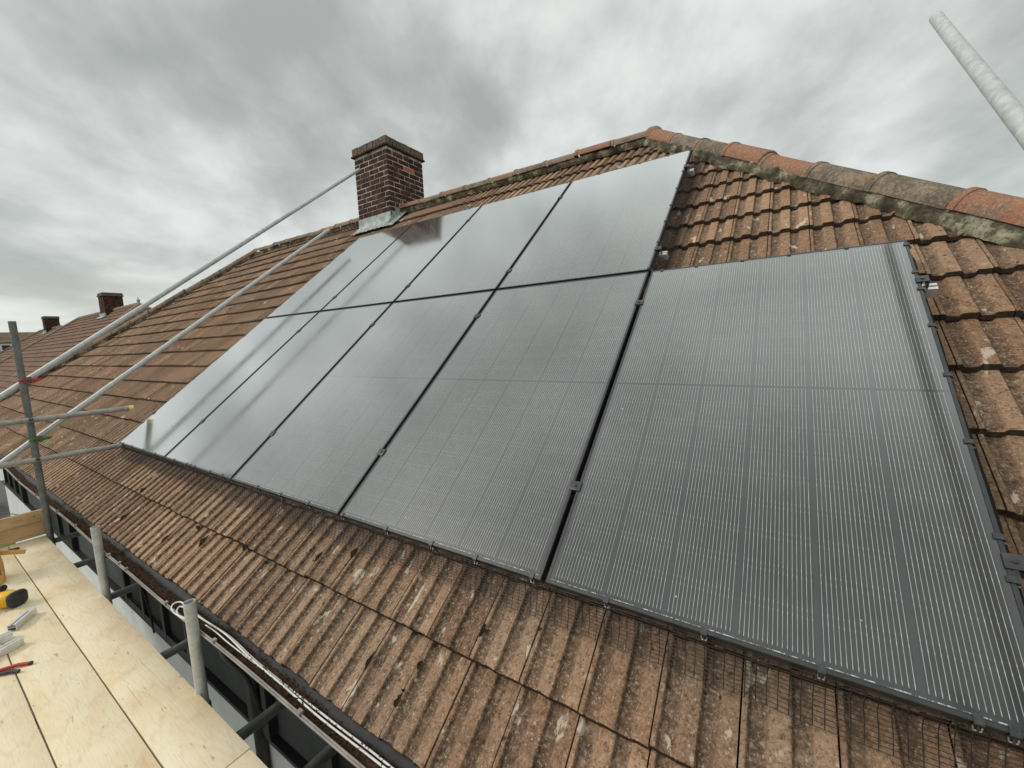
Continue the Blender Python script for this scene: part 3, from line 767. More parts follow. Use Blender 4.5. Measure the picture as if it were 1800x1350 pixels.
# leaf mould lying in the gutter
mb = MB(); vs = []; fs = []; xs = np.linspace(-7, 6, 900); k = 7
for x in xs:
    for q in range(k + 1):
        y = GY - .050 + .092 * q / k
        hgt = -.531 + gsag(x) + .010 * noise.noise(Vector((x * 3, 1, 1))) + .010 * noise.noise(Vector((x * 26, q * .9, 2))) + .006 * noise.noise(Vector((x * 70, q * 2, 2)))
        vs.append((x, y, hgt - (.012 if q in (0, k) else 0)))
for i in range(len(xs) - 1):
    for q in range(k): fs.append((i * (k + 1) + q, (i + 1) * (k + 1) + q, (i + 1) * (k + 1) + q + 1, i * (k + 1) + q + 1))
mb.add(vs, fs)
for i in range(2600):       # twigs and leaf scraps
    x = random.uniform(.0, 5.6); y = GY + random.uniform(-.046, .03); z = -.527 + gsag(x) + random.uniform(-.002, .012)
    M = (Matrix.Rotation(random.uniform(0, 6.3), 3, 'Z') @ Matrix.Rotation(random.uniform(-.7, .7), 3, 'Y'))
    L = random.uniform(.004, .017); mb.box((x, y, z), (L, random.uniform(.0015, .005), .0012), 0, M)
tag(mb.obj('leaf_litter', 'leaf_mould'), kind='stuff', label='dark brown rotting leaf mould lying in the black gutter', cat='leaf litter')

# ------------------------------------------------------------------ solar panels
PW, PH, GAP = 1.134, 1.890, .020
PITX, PITY = PW + GAP, PH + GAP
def make_panel(ix, iy, label):
    t = empty('solar_panel', PL(ix * PITX, iy * PITY, 0), label=label, cat='solar panel', group='black solar panels on the roof')
    t.rotation_euler = (A, 0, 0); bpy.context.view_layer.update(); return t
def panel_meshes():
    fw = .011; d = .035
    v = []; f = []
    def bx(x0, x1, y0, y1, z0, z1):
        mb.box(((x0 + x1) / 2, (y0 + y1) / 2, (z0 + z1) / 2), (x1 - x0, y1 - y0, z1 - z0))
    mb = MB()
    bx(0, PW, 0, fw, -d, .0012); bx(0, PW, PH - fw, PH, -d, .0012); bx(0, fw, fw, PH - fw, -d, .0012); bx(PW - fw, PW, fw, PH - fw, -d, .0012)
    me = bpy.data.meshes.new('frame'); me.from_pydata(mb.v, [], mb.f); me.update()
    bm = bmesh.new(); bm.from_mesh(me); bmesh.ops.bevel(bm, geom=bm.edges[:], offset=.0012, segments=2, affect='EDGES'); bm.to_mesh(me); bm.free()
    me.materials.append(MATS['frame_black']); me.shade_smooth(); me.set_sharp_from_angle(angle=R(50))
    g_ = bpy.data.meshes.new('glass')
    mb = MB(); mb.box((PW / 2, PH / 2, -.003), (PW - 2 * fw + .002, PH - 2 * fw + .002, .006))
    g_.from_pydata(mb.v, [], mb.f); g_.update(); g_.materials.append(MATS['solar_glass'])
    return me, g_
fr_me, gl_me = panel_meshes()
names = {(0, 0): 'lower left corner panel, reflecting the scaffold poles', (1, 0): 'second from the left in the lower row, with a blurred pole reflection',
         (2, 0): 'middle panel of the lower row, third from the left', (3, 0): 'lower row panel left of the wide black gap, fourth from the left',
         (4, 0): 'nearest and rightmost panel of the lower row, with bright vertical lines',
         (0, 1): 'upper left panel at the foot of the chimney', (1, 1): 'second upper panel, mirroring the chimney at its top edge',
         (2, 1): 'third upper panel from the left, right of the chimney', (3, 1): 'rightmost panel of the upper row, its free edge beside bare tiles'}
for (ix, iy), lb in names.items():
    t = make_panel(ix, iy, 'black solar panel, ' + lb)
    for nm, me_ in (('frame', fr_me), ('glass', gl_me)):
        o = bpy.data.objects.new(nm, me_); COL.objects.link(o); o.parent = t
bpy.context.view_layer.update()

def rail(y, x0, x1, label):
    t = empty('mounting_rail', PL(x0, y, -.06), label=label, cat='mounting rail', group='rails carrying the solar panels')
    mb = MB()
    def bx(xa, xb, ya, yb, za, zb):
        mb.box(PL((xa + xb) / 2, (ya + yb) / 2, (za + zb) / 2), (xb - xa, yb - ya, zb - za), 0, MPL)
    bx(x0, x1, y - .020, y + .020, -.080, -.077); bx(x0, x1, y - .020, y - .017, -.077, -.038); bx(x0, x1, y + .017, y + .020, -.077, -.038)
    bx(x0, x1, y - .020, y - .0045, -.040, -.036); bx(x0, x1, y + .0045, y + .020, -.040, -.036); bx(x0, x1, y - .017, y + .017, -.060, -.058)
    mb.obj('rail', 'aluminium', t)
    return t
def clamp(t, x, y, end=0):
    """mid clamp (or end clamp) bridging the frames with its bolt"""
    mb = MB()
    w = .046 if not end else .040
    cx = x if not end else x + .008 * end
    mb.box(PL(cx, y, .0042), (w, .040, .0035), 0, MPL)
    if end: mb.box(PL(x + .026 * end, y, -.017), (.004, .040, .040), 0, MPL)
    else: mb.box(PL(x, y, -.018), (.014, .040, .038), 0, MPL)
    mb.tube([PL(cx, y, .005), PL(cx, y, .0105)], .0065, 6, 1); mb.tube([PL(cx, y, -.05), PL(cx, y, .005)], .004, 6, 1)
    mb.obj('end_clamp' if end else 'mid_clamp', ['clip_black', 'frame_black'], t, bevel=.0006)
rows_ = [(.376, 5, 'lowest aluminium rail under the lower row of panels'), (1.572, 5, 'aluminium rail under the top of the lower panels, end poking out right'),
         (2.150, 4, 'aluminium rail under the bottom of the upper panels, its end showing by the tiles'), (3.430, 4, 'topmost aluminium rail near the ridge, its bright end showing by the tiles')]
for y, n, lb in rows_:
    xe = n * PITX - GAP
    t = rail(y, -.05, xe + .060, lb)
    for k in range(1, n): clamp(t, k * PITX - GAP / 2, y)
    clamp(t, xe, y, 1); clamp(t, 0, y, -1)
    for k in range(8):
        hx = .3 + k * .78
        if hx > xe: break
        mb = MB(); mb.box(PL(hx, y - .03, -.098), (.03, .10, .005), 0, MPL); mb.box(PL(hx, y - .022, -.088), (.03, .004, .02), 0, MPL); mb.obj('roof_hook', 'aluminium', t)

# ------------------------------------------------------------------ bird mesh skirts with their clips
def skirt(name, p0, p1, out, label, clips, wide=.095, cell=.0245, seed=0, nw=11, side_n=None):
    """p0, p1: ends of the panel edge in plane coordinates; out: outward direction on the plane."""
    t = empty('bird_mesh', PL(p0[0], p0[1], -.03), label=label, cat='bird mesh', group='wire bird mesh round the panel edges')
    L = math.hypot(p1[0] - p0[0], p1[1] - p0[1]); dx, dy = (p1[0] - p0[0]) / L, (p1[1] - p0[1]) / L
    mb = MB()
    def pt(s, f):       # f 0 at the panel, 1 at the tiles
        w = wide * (1 + .16 * noise.noise(Vector((s * 2.3, seed, 0))) + .05 * noise.noise(Vector((s * 14, seed, 1))))
        bow = .012 * math.sin(f * math.pi) * noise.noise(Vector((s * 3, seed, 7)))
        o_ = .004 + w * f ** 1.25
        z = -.028 - (.082 + .004 * noise.noise(Vector((s * 9, seed, 2)))) * f ** .8 + bow
        jx = .004 * noise.noise(Vector((s * 6, f * 2, seed)))
        return PL(p0[0] + dx * (s + jx) + out[0] * o_, p0[1] + dy * (s + jx) + out[1] * o_, z)
    n = int(L / cell); r_ = .0012
    for i in range(n + 1):
        s = i * L / n; mb.tube([pt(s, f) for f in (0, .33, .66, 1.0)], r_, 4, 0, False)
    m = max(20, int(L / .06))
    for k in range(nw + 1): mb.tube([pt(i * L / m, k / nw) for i in range(m + 1)], r_, 4, 0, False)
    mb.obj('wire_mesh', 'mesh_wire', t)
    for c in clips:
        mb = MB(); q = lambda s, o_, z: PL(p0[0] + dx * s + out[0] * o_, p0[1] + dy * s + out[1] * o_, z)
        Mx = MPL @ Matrix(((dx, out[0], 0), (dy, out[1], 0), (0, 0, 1)))
        mb.box(q(c, -.007, .0030), (.016, .018, .0022), 0, Mx); mb.box(q(c, .003, -.014), (.016, .0022, .034), 0, Mx)
        mb.tube([q(c - .007, .004, -.012), q(c - .006, .010, -.020), q(c + .006, .010, -.020), q(c + .007, .004, -.012)], .0020, 6, 1)
        mb.tube([q(c, .004, -.006), q(c, .013, -.020)], .0022, 6, 0)
        mb.obj('mesh_clip', ['clip_black', 'clip_steel'], t)
    return t
XR5, XR4 = 5 * PITX - GAP, 4 * PITX - GAP
skirt('b', (0, 0), (XR5, 0), (0, -1), 'black wire bird mesh along the bottom edge of the lower panels',
      [.10, .34, .64, .93, 1.34, 1.58, 1.65, 1.72, 1.98, 2.17, 2.29, 2.64, 2.90, 3.18, 3.48, 3.80, 4.08, 4.31, 4.56, 4.83, 5.11, 5.37, 5.63, 5.68], .088, seed=1)
skirt('r', (XR5, 0), (XR5, PH), (1, 0), 'black wire bird mesh down the right edge of the nearest panel', [.33, .44, .74, 1.02, 1.28, 1.51, 1.63, 1.85], .040, seed=2)
skirt('t', (XR4 + .03, PH), (XR5, PH), (0, 1), 'black wire bird mesh along the top edge of the nearest panel', [.05, .24, .47, .68, .91], .02, seed=3, nw=4)
skirt('u', (XR4, PITY), (XR4, PITY + PH), (1, 0), 'black wire bird mesh down the right edge of the upper panels', [.02, .33, .61, .85, 1.13, 1.44, 1.55, 1.87], .085, seed=4)
skirt('v', (0, PITY + PH), (XR4, PITY + PH), (0, 1), 'black wire bird mesh along the top edge of the upper panels', [.3, .75, 1.2, 1.7, 2.1, 2.6, 3.0, 3.4, 3.75, 4.15, 4.4], .02, seed=5, nw=4)
skirt('w', (0, 0), (0, 2 * PH + GAP), (-1, 0), 'black wire bird mesh up the left edge of the panels', [.25, .6, .85, 1.3, 1.62, 2.0, 2.4, 2.8, 3.1, 3.5], .03, seed=6, nw=5)

# ------------------------------------------------------------------ scaffolding
TR_ = .02415
def pole(pts, label, m='galvanised', name='scaffold_tube', parts=None, n=20, origin=None):
    t = empty(name, pts[0], label=label, cat='scaffold pole')
    mb = MB(); mb.tube(pts, TR_, n, inner=.0205); mb.obj('tube', m, t, 40)
    return t
def coupler(t, c, along, cross, m='coupler_steel', flap=None, fdir=None):
    """right-angle coupler: two bands, hinge, bolts; painted flap if given"""
    al, cr = Vector(along).normalized(), Vector(cross).normalized(); c = Vector(c)
    mb = MB()
    mb.tube([c - al * .026, c + al * .026], TR_ + .006, 16)
    off_ = al.cross(cr).normalized()
    mb.tube([c - cr * .024 + off_ * .0, c + cr * .024], TR_ + .004, 12)
    for s in (-1, 1):
        b = c + off_ * s * (TR_ + .012)
        mb.box(b, (.026, .026, .030)); mb.tube([b, b + off_ * s * .028], .006, 8); mb.tube([b + off_ * s * .018, b + off_ * s * .028], .011, 6)
    mb.obj('coupler', m, t, 40)
    if flap:
        mb = MB(); d = Vector(fdir).normalized(); up = Vector((0, 0, 1)); sd_ = d.cross(up).normalized()
        vs = []
        prof_ = [(-.075, .004), (-.05, .012), (.0, .016), (.05, .013), (.085, .005)]
        for s_, h in prof_:
            vs += [c + sd_ * (TR_ + .014) + d * s_ + up * h, c + sd_ * (TR_ + .014) + d * s_ - up * h, c + sd_ * (TR_ + .005) + d * s_ + up * h, c + sd_ * (TR_ + .005) + d * s_ - up * h]
        fs = []
        for i in range(4):
            a = i * 4; fs += [(a, a + 4, a + 5, a + 1), (a + 2, a + 3, a + 7, a + 6), (a, a + 2, a + 6, a + 4), (a + 1, a + 5, a + 7, a + 3)]
        fs += [(0, 1, 3, 2), (16, 18, 19, 17)]
        mb.add(vs, fs); mb.obj('coupler_flap', flap, t, bevel=.002)
XS = -.32
std = pole([(XS, -.485, ZG), (XS, -.485, 1.165)], 'upright old grey scaffold pole standing at the far end of the platform', 'galvanised_dark')
coupler(std, (XS - .0, -.46, .648), (0, 0, 1), (0, 1, 0), flap='paint_red', fdir=(-.35, 1, 0))
coupler(std, (XS - .0, -.46, .112), (0, 0, 1), (0, 1, 0), flap='paint_green', fdir=(-.35, 1, 0))
XH = XS + .052
ty = pole([(XH, -2.4, .305), (XH, .175, .292)], 'weathered level scaffold pole with a yellow end cap pointing at the roof', 'galvanised_old')
mb = MB(); mb.tube([(XH, .168, .292), (XH, .205, .292)], TR_ + .0015, 18); mb.obj('end_cap', 'cap_yellow', ty, 40)
coupler(ty, (XH - .02, -.485, .298), (0, 0, 1), (0, 1, 0))
tl = pole([(XH, -2.4, -.045), (XH, .085, -.072)], 'lower weathered level scaffold pole ending at the corner of the panels', 'galvanised_old')
coupler(tl, (XH - .02, -.485, -.060), (0, 0, 1), (0, 1, 0))
XB = XS - .052
pole([(XB, 3.33, 3.600), (XB, -.46, .640), (XB, -1.6, -.25)], 'upper long sloping galvanised pole rising from the red coupler to the chimney')
pole([(XB, 2.70, 2.555), (XB, -.46, .112), (XB, -1.4, -.62)], 'lower long sloping galvanised pole crossing the roof from the green coupler')
pole([(5.87, 1.812, 2.286), (5.87, .803, 1.395), (5.87, -1.0, -.20)], 'short looking sloping galvanised pole in the sky at the top right corner')
pole([(5.93, -.50, ZG), (5.93, -.50, 1.25)], 'upright scaffold pole at the near end, seen only mirrored in the nearest panel', 'galvanised_dark')
pole([(1.405, -.487, -1.9), (1.405, -.487, -.318)], 'short upright galvanised pole end by the gutter, the farther of two', 'galvanised')
t3 = pole([(2.960, -.487, -1.9), (2.960, -.487, -.338)], 'short upright galvanised pole end by the gutter, the nearer of two', 'galvanised')
coupler(t3, (2.960, -.487, -.90), (0, 0, 1), (0, 1, 0), m='paint_green')
for i, (x, lb) in enumerate([(-.36, 'dark transom pole under the toe board end of the platform'), (.49, 'dark transom pole just left of the farther pole end'), (1.345, 'dark transom pole beside the farther pole end'),
               (2.40, 'dark transom pole between the two pole ends'), (3.31, 'green stained transom pole right of the nearer pole end'), (3.72, 'green stained transom pole at the very bottom of the picture')]):
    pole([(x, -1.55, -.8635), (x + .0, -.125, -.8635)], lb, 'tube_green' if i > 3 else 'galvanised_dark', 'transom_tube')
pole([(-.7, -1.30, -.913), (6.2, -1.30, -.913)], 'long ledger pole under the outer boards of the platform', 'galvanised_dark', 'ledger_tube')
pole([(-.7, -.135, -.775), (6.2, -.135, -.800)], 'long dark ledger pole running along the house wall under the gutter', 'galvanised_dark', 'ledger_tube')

# boards of the platform
def board(x0, x1, y0, y1, label, top=-.80, th=.036):
    t = empty('scaffold_board', ((x0 + x1) / 2, (y0 + y1) / 2, top), label=label, cat='scaffold board', group='pale boards of the scaffold platform')
    mb = MB(); n = 24
    for_x = [x0 + (x1 - x0) * i / n for i in range(n + 1)]
    vs = []; fs = []
    for i, x in enumerate(for_x):
        e0 = .0015 * noise.noise(Vector((x * 3, y0, 1))); e1 = .0015 * noise.noise(Vector((x * 3, y1, 4))); dz = .0012 * noise.noise(Vector((x * 1.2, y0, 9)))
        vs += [(x, y0 + e0, top + dz), (x, y1 + e1, top + dz), (x, y1 + e1, top - th), (x, y0 + e0, top - th)]
    for i in range(n):
        a = i * 4; fs += [(a, a + 4, a + 5, a + 1), (a + 1, a + 5, a + 6, a + 2), (a + 2, a + 6, a + 7, a + 3), (a + 3, a + 7, a + 4, a)]
    fs += [(0, 1, 2, 3), (n * 4 + 3, n * 4 + 2, n * 4 + 1, n * 4)]
    mb.add(vs, fs); mb.obj('board', 'plywood', t, bevel=.0022)
    return t
YE = -.502
board(-.40, 3.475, -.7215, YE, 'pale scaffold board nearest the gutter, its sawn end at the picture bottom')
board(3.481, 6.6, -.7215, YE - .004, 'browner scaffold board butted to the end of the one nearest the gutter')
board(-.40, 6.6, -.948, -.7275, 'second pale scaffold board from the gutter, between two dark joints')
board(-.40, 6.6, -1.174, -.954, 'third pale scaffold board from the gutter, carrying the tools')
board(-.40, 6.6, -1.400, -1.180, 'outermost pale scaffold board at the left edge of the picture')
t = empty('toe_board', (-.42, -.95, -.8), label='upright pine toe board closing the far end of the scaffold platform', cat='toe board')
mb = MB(); mb.box((-.425, -1.0, -.672), (.036, 1.11, .236)); mb.obj('board', 'pine', t, bevel=.003)

# ------------------------------------------------------------------ tools on the boards
ZB = -.80
# leather pouch
t = empty('tool_pouch', (.45, -.86, ZB), label='tan leather tool pouch with straps lying on the boards at the left edge', cat='tool pouch')
mb = MB(); vs = []; fs = []; n, k = 22, 9
for a in range(k + 1):
    f = a / k; zz = .006 + f * .25
    for q in range(n):
        ph = 2 * math.pi * q / n
        rx = (.115 - .03 * f) * (1 + .10 * noise.noise(Vector((math.cos(ph), math.sin(ph), f * 2)))); ry = (.060 - .015 * f + .012 * math.sin(f * 3))
        vs.append(Vector((.44 + math.cos(ph) * rx - f * .08, -.885 + math.sin(ph) * ry, ZB + zz + .012 * math.sin(ph * 2) * f)))
for a in range(k):
    for q in range(n): fs.append((a * n + q, a * n + (q + 1) % n, (a + 1) * n + (q + 1) % n, (a + 1) * n + q))
fs.append(tuple(range(n))[::-1]); fs.append(tuple(k * n + q for q in range(n)))
mb.add(vs, fs); mb.obj('pouch', 'leather_tan', t, 60)
mb = MB()
for i in range(8):
    a = i / 7 * 1.2; M = Matrix.Rotation(-.3 + a * .15, 3, 'Z')
    mb.box((.34 + i * .004, -.84 + i * .018, ZB + .185 - .006 * i), (.008, .024, .034), 0, Matrix.Rotation(-.3, 3, 'X'))
mb.obj('strap', 'leather_tan', t, bevel=.002)
mb = MB(); mb.box((.545, -.872, ZB + .10), (.010, .05, .05), 0, Matrix.Rotation(-.25, 3, 'Y')); mb.obj('pocket_flap', 'leather_dark', t, bevel=.003)
mb = MB(); mb.tube([(-.215, -.700, ZB + .002), (-.215, -.700, ZB + .014)], .020, 12); mb.tube([(-.215, -.700, ZB + .012), (-.24, -.74, ZB + .010)], .006, 6)
tag(mb.obj('rubber_plug', 'tool_black', None, 40), label='small black rubber plug on the board by the toe board', cat='plug')

# cordless drill lying on its side
t = empty('cordless_drill', (.99, -.87, ZB), label='yellow and black cordless drill lying on the boards at the left edge', cat='drill')
def ell(mb, c, r3, n=16, k=9, mi=0, M=None, sq=1.0):
    vs = []; fs = []
    for a in range(k + 1):
        th = math.pi * a / k
        for q in range(n):
            ph = 2 * math.pi * q / n
            p = Vector((math.copysign(abs(math.sin(th) * math.cos(ph)) ** sq, math.cos(ph)) * r3[0], math.copysign(abs(math.sin(th) * math.sin(ph)) ** sq, math.sin(ph)) * r3[1], math.copysign(abs(math.cos(th)) ** sq, math.cos(th)) * r3[2]))
            if M is not None: p = M @ p
            vs.append(p + Vector(c))
    for a in range(k):
        for q in range(n): fs.append((a * n + q, (a + 1) * n + q, (a + 1) * n + (q + 1) % n, a * n + (q + 1) % n))
    mb.add(vs, fs, mi)
dM = Matrix.Rotation(R(25), 3, 'Z')
dc = Vector((.99, -.880, ZB + .055))
mb = MB(); ell(mb, dc, (.075, .052, .050), M=dM, sq=.7); ell(mb, dc + dM @ Vector((-.05, -.02, .03)), (.04, .035, .03), M=dM, sq=.8); mb.obj('motor_housing', 'tool_yellow', t, 60)
mb = MB(); ell(mb, dc + dM @ Vector((.080, .012, .0)), (.018, .052, .052), M=dM, sq=.6)
mb.obj('rear_cap', 'tool_black', t, 60)
mb = MB(); mb.tube([dc + Vector((-.03, -.04, .015)), dc + Vector((-.02, -.09, .03)), dc + Vector((.0, -.15, .03))], .024, 14); mb.obj('grip', 'tool_black', t, 60)
mb = MB(); ell(mb, dc + Vector((.02, -.20, .0)), (.07, .04, .05), sq=.4); mb.obj('battery', 'tool_black', t, 50)
mb = MB(); mb.tube([dc + dM @ Vector((-.065, 0, .02)), dc + dM @ Vector((-.13, -.01, .06))], .021, 14, r2=.013); mb.tube([dc + dM @ Vector((-.06, .01, .055)), dc + dM @ Vector((-.02, .015, .068))], .02, 10)
mb.obj('chuck', 'tool_black', t, 50)

def offcut(x, y, ang, L, label):
    t = empty('rail_offcut', (x, y, ZB), label=label, cat='rail offcut', group='silver rail offcuts on the boards')
    M = Matrix.Rotation(ang, 3, 'Z'); mb = MB(); w, h = .040, .040
    def bx(c, d): mb.box(M @ Vector(c) + Vector((x, y, ZB + .001)), d, 0, M)
    bx((0, 0, .0015), (L, w, .003)); bx((0, -w / 2 + .0015, h / 2 + .0015), (L, .003, h - .003)); bx((0, w / 2 - .0015, h / 2 + .0015), (L, .003, h - .003))
    bx((0, -w / 2 + .008, h + .0015), (L, .016, .003)); bx((0, w / 2 - .008, h + .0015), (L, .016, .003)); bx((0, 0, h * .62), (L, w - .006, .0025))
    mb.obj('profile', 'aluminium', t)
AX = math.atan2(.30, -.86)
offcut(1.355, -.852, R(145), .175, 'short silver rail offcut beside the cordless drill')
offcut(1.530, -1.040, R(97), .26, 'silver rail offcut between the drill and the red handled tool')
offcut(1.700, -1.020, R(114), .28, 'silver rail offcut lying nearest the red handled tool')

t = empty('pliers', (1.9, -.97, ZB), label='red handled pliers at the left edge of the boards', cat='pliers')
mb = MB(); mb.tube([(1.93, -.900, ZB + .010), (1.90, -.935, ZB + .014), (1.87, -.99, ZB + .012), (1.86, -1.05, ZB + .012)], .009, 10); mb.obj('handle', 'paint_red', t, 60)
mb = MB(); mb.tube([(1.965, -.940, ZB + .010), (1.935, -.965, ZB + .013), (1.895, -1.01, ZB + .012), (1.86, -1.055, ZB + .012)], .009, 10); mb.obj('handle', 'tool_black', t, 60)
mb = MB(); mb.tube([(1.93, -.900, ZB + .010), (1.938, -.891, ZB + .010)], .0095, 10); mb.obj('handle_tip', 'tool_black', t, 60)
mb = MB(); mb.box((1.855, -1.08, ZB + .011), (.03, .06, .014), 0, Matrix.Rotation(.1, 3, 'Z')); mb.obj('jaw', 'coupler_steel', t, bevel=.002)

# ------------------------------------------------------------------ cables in the gutter
def cable(name, pts, r, m, label, group=None, n=9, sub=8):
    pts = [Vector(p) for p in pts]; out = []
    for i in range(len(pts) - 1):
        p0, p1, p2, p3 = pts[max(i - 1, 0)], pts[i], pts[i + 1], pts[min(i + 2, len(pts) - 1)]
        for k in range(sub):
            f = k / sub; out.append(.5 * ((2 * p1) + (p2 - p0) * f + (2 * p0 - 5 * p1 + 4 * p2 - p3) * f * f + (3 * p1 - p0 - 3 * p2 + p3) * f ** 3))
    out.append(pts[-1]); mb = MB(); mb.tube(out, r, n)
    return tag(mb.obj(name, m, None, 60), label=label, cat='cable', group=group)
cable('cable', [(2.83, -.455, -.500), (2.72, -.475, -.497), (2.665, -.478, -.482), (2.650, -.462, -.468), (2.675, -.438, -.466), (2.76, -.437, -.474), (2.90, -.430, -.482), (3.12, -.416, -.490), (3.35, -.420, -.506), (3.64, -.421, -.513), (3.9, -.425, -.517), (4.3, -.42, -.519), (5.2, -.42, -.525)], .0036, 'white_cable', 'white cable looping round the nearer pole end then along the gutter')
cable('cable', [(2.82, -.452, -.510), (2.74, -.468, -.508), (2.695, -.466, -.492), (2.69, -.447, -.480), (2.78, -.431, -.482), (2.95, -.423, -.490), (3.15, -.409, -.498), (3.38, -.411, -.514), (3.64, -.410, -.521), (3.95, -.408, -.522), (4.3, -.405, -.524), (5.2, -.41, -.538)], .0036, 'white_cable', 'second white cable lying beside the looped one in the gutter')
cable('cable', [(2.96, -.437, -.490), (3.05, -.430, -.496), (3.16, -.428, -.504), (3.33, -.423, -.512), (3.45, -.419, -.522), (3.7, -.430, -.545), (4.0, -.434, -.55)], .0028, 'white_cable', 'thin white cable running low against the gutter rim')
cable('cable', [(3.10, -.437, -.56), (3.11, -.42, -.62), (3.13, -.36, -.75), (3.16, -.33, -.93), (3.17, -.32, -1.02)], .010, 'black_cable', 'black cable hanging below the gutter right of the nearer pole end')
cable('cable', [(.95, -.42, -.55), (.99, -.36, -.66), (1.10, -.30, -.80), (1.25, -.26, -1.0), (1.3, -.25, -1.3)], .006, 'black_cable', 'thin black cable dangling behind the farther pole end')
cable('cable', [(-.40, -.55, -.60), (-1.6, -.72, -.72), (-3.2, -.98, -.84), (-5.5, -1.3, -.8)], .004, 'black_cable', 'thin black line stretched away past the toe board')

# ------------------------------------------------------------------ neighbouring houses
def far_house(name, xa, xb, yr, zr, label, chim_at, seed, pitch=A, zeave=-.47, finial=None):
    t = empty(name, ((xa + xb) / 2, yr, ZG), label=label, cat='house', group='brown roofed houses along the street')
    run = (zr - zeave) / math.tan(pitch)
    e = [Vector((xa - run, yr - run, zeave)), Vector((xb + run, yr - run, zeave)), Vector((xb + run, yr + run, zeave)), Vector((xa - run, yr + run, zeave))]
    p, q = Vector((xa, yr, zr)), Vector((xb, yr, zr))
    mb = MB(); nn = round((zr - zeave) / math.sin(pitch) / .30)
    stepped(mb, e[0], e[1], q, p, nn, .034); stepped(mb, e[1], e[2], q, q + Vector((0, .01, 0)), nn, .034)
    stepped(mb, e[2], e[3], p, q, nn, .034); stepped(mb, e[3], e[0], p, p - Vector((0, .01, 0)), nn, .034)
    mb.obj('roof', 'far_tile', t)
    mb = MB(); up = Vector((0, 0, .02))
    for a, b in ((p, q), (q, e[1]), (q, e[2]), (p, e[0]), (p, e[3])):
        n = max(1, round((b - a).length / .45))
        for i in range(n): mb.tube([a.lerp(b, i / n) + up, a.lerp(b, (i + .97) / n) + up], .10, 10, 0, True, .107)
    mb.obj('ridge', 'ridge_grey', t, 40)
    mb = MB(); mb.box(((xa + xb) / 2, yr, (ZG + zeave) / 2 - .1), (xb - xa + 2 * run - .8, 2 * run - .8, zeave - ZG - .1)); mb.obj('wall', 'wall_render', t)
    mb = MB(); mb.tube([e[0] + Vector((0, -.06, -.05)), e[1] + Vector((0, -.06, -.05))], .06, 8); mb.obj('gutter', 'black_plastic', t)
    for i in range(4):
        x = xa - run + 1.6 + i * (xb - xa + 2 * run - 3.2) / 3; yw = yr - run + .4
        window(x - .7, x + .7, -2.1, -.85, yw, 'upvc_white', t, n=3)
    cx, w = chim_at
    c = brick_stack(None, cx - w, cx + w, yr - .36, yr + .36, zr - .8, zr + .72).obj('chimney', ['brick_dark', 'brick_dark', 'brick_orange'], t)
    mb = MB(); mb.box((cx, yr, zr + .74), (2 * w + .08, .80, .05)); mb.box((cx, yr, zr + .82), (2 * w + .03, .75, .11)); mb.obj('chimney_cap', 'cap_brick', c)
    mb = MB(); mb.box((cx + .02, yr - .38, zr - .22), (2 * w + .08, .05, .2)); mb.box((cx, yr - .44, zr - .30), (2 * w + .15, .25, .03), 0, Matrix.Rotation(pitch, 3, 'X')); mb.obj('lead_flashing', 'lead', c)
    if finial:
        mb = MB(); ell(mb, (xb, yr, zr + .20), (.07, .07, .08), 10, 6); mb.tube([(xb, yr, zr + .02), (xb, yr, zr + .14)], .04, 8); mb.tube([(xb, yr, zr + .26), (xb, yr, zr + .36)], .014, 6); mb.obj('finial', 'lead', t, 50)
    return t
far_house('tiled_house', -29.0, -18.9, 5.45, 3.04, 'neighbouring house with hipped brown roof, chimney and finial just beyond the foreground roof', (-22.8, .42), 1, finial=True)
far_house('tiled_house', -42.0, -35.5, 5.75, 2.90, 'farther house in the row, its chimney low beside the scaffold pole', (-38.2, .36), 2)
t = empty('terraced_house', (-64, 10, ZG), label='long distant brown roofed house closing the street, with a white window', cat='house')
mb = MB(); zr, ze = 3.85, 2.62
stepped(mb, Vector((-61.5, -30, ze)), Vector((-61.5, 26, ze)), Vector((-65.5, 26, zr)), Vector((-65.5, -30, zr)), 10, .03)
stepped(mb, Vector((-69.5, 26, ze)), Vector((-69.5, -30, ze)), Vector((-65.5, -30, zr)), Vector((-65.5, 26, zr)), 10, .03); mb.obj('roof', 'far_brown', t)
mb = MB(); mb.box((-65.5, -2, (ZG + ze) / 2), (7.4, 55, ze - ZG)); mb.obj('wall', 'far_brown', t)
for y0 in (5.2, 10.6, -1.0, -7.0):
    mb = MB(); mb.box((-61.75, y0 + .5, 1.80), (.10, 1.5, 1.45)); w_ = mb.obj('window', 'upvc_white', t)
    mb = MB(); mb.box((-61.69, y0 + .2, 1.8), (.03, .45, 1.1)); mb.box((-61.69, y0 + .85, 1.8), (.03, .55, 1.1)); mb.obj('pane', 'window_dark', w_)

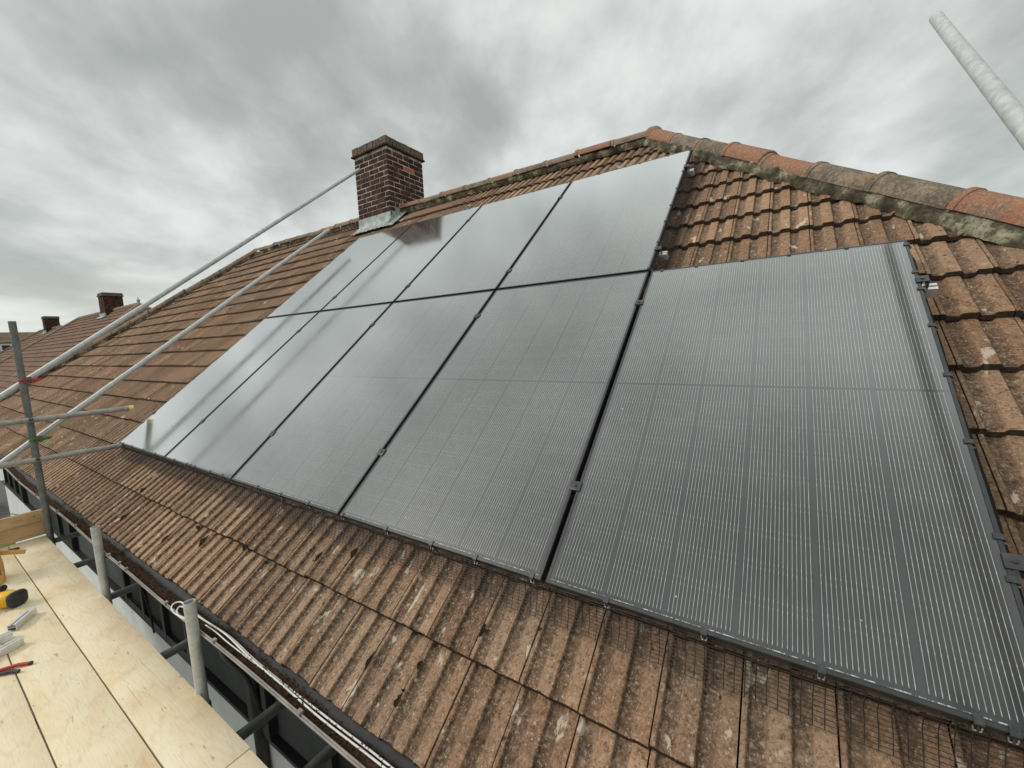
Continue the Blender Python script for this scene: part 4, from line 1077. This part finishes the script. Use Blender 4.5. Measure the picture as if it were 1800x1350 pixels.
# trees and hedges low between the houses
def bush(c, r3, n, label, seed, cat='hedge'):
    t = empty('garden_bush', c, label=label, cat=cat); rr = random.Random(seed); mb = MB()
    for i in range(n):
        th, ph = math.acos(rr.uniform(-.2, 1)), rr.uniform(0, 6.28); k = rr.uniform(.55, 1.08)
        p = Vector((math.sin(th) * math.cos(ph) * r3[0] * k, math.sin(th) * math.sin(ph) * r3[1] * k, math.cos(th) * r3[2] * k)) + Vector(c) + Vector((0, 0, r3[2] * .3))
        s = rr.uniform(.05, .12); M = Matrix.Rotation(rr.uniform(0, 6), 3, 'Z') @ Matrix.Rotation(rr.uniform(-1, 1), 3, 'X')
        mb.add([p + M @ Vector(q) for q in ((-s, -s, 0), (s, -s, .02), (s, s, 0), (-s, s, .03))], [(0, 1, 2, 3)])
    mb.obj('foliage', 'hedge_green', t); mb = MB(); mb.tube([Vector(c), Vector(c) + Vector((0, 0, r3[2]))], .06, 6, r2=.02); mb.obj('stem', 'leather_dark', t)
bush((-23.5, -.6, ZG), (2.0, 1.0, 1.1), 2600, 'low green garden bush beyond the white wall', 3)

# ------------------------------------------------------------------ ground
mb = MB(); mb.add([(-900, -900, ZG - .02), (900, -900, ZG - .02), (900, 900, ZG - .02), (-900, 900, ZG - .02)], [(0, 1, 2, 3)]); tag(mb.obj('ground', 'far_ground'), kind='structure', label='dull green and grey ground between the houses', cat='ground')
mb = MB(); mb.add([(-60, -7.5, ZG - .005), (-10.5, -7.5, ZG - .005), (-10.5, .70, ZG - .005), (-60, .70, ZG - .005)], [(0, 1, 2, 3)]); tag(mb.obj('lawn', 'lawn'), kind='structure', label='green lawn beyond the house', cat='lawn')
mb = MB(); mb.add([(-900, -17, ZG), (900, -17, ZG), (900, -9, ZG), (-900, -9, ZG)], [(0, 1, 2, 3)]); tag(mb.obj('road', 'asphalt'), kind='structure', label='grey street in front of the houses', cat='road')
mb = MB(); mb.add([(-9.4, -9, ZG + .01), (9, -9, ZG + .01), (9, 0, ZG + .01), (-9.4, 0, ZG + .01)], [(0, 1, 2, 3)])
mb.add([(-40, .75, ZG + .01), (-20.5, .75, ZG + .01), (-20.5, 2.4, ZG + .01), (-40, 2.4, ZG + .01)], [(0, 1, 2, 3)])
tag(mb.obj('path', 'asphalt'), kind='structure', label='grey paving around the houses', cat='path')
bpy.context.view_layer.update()
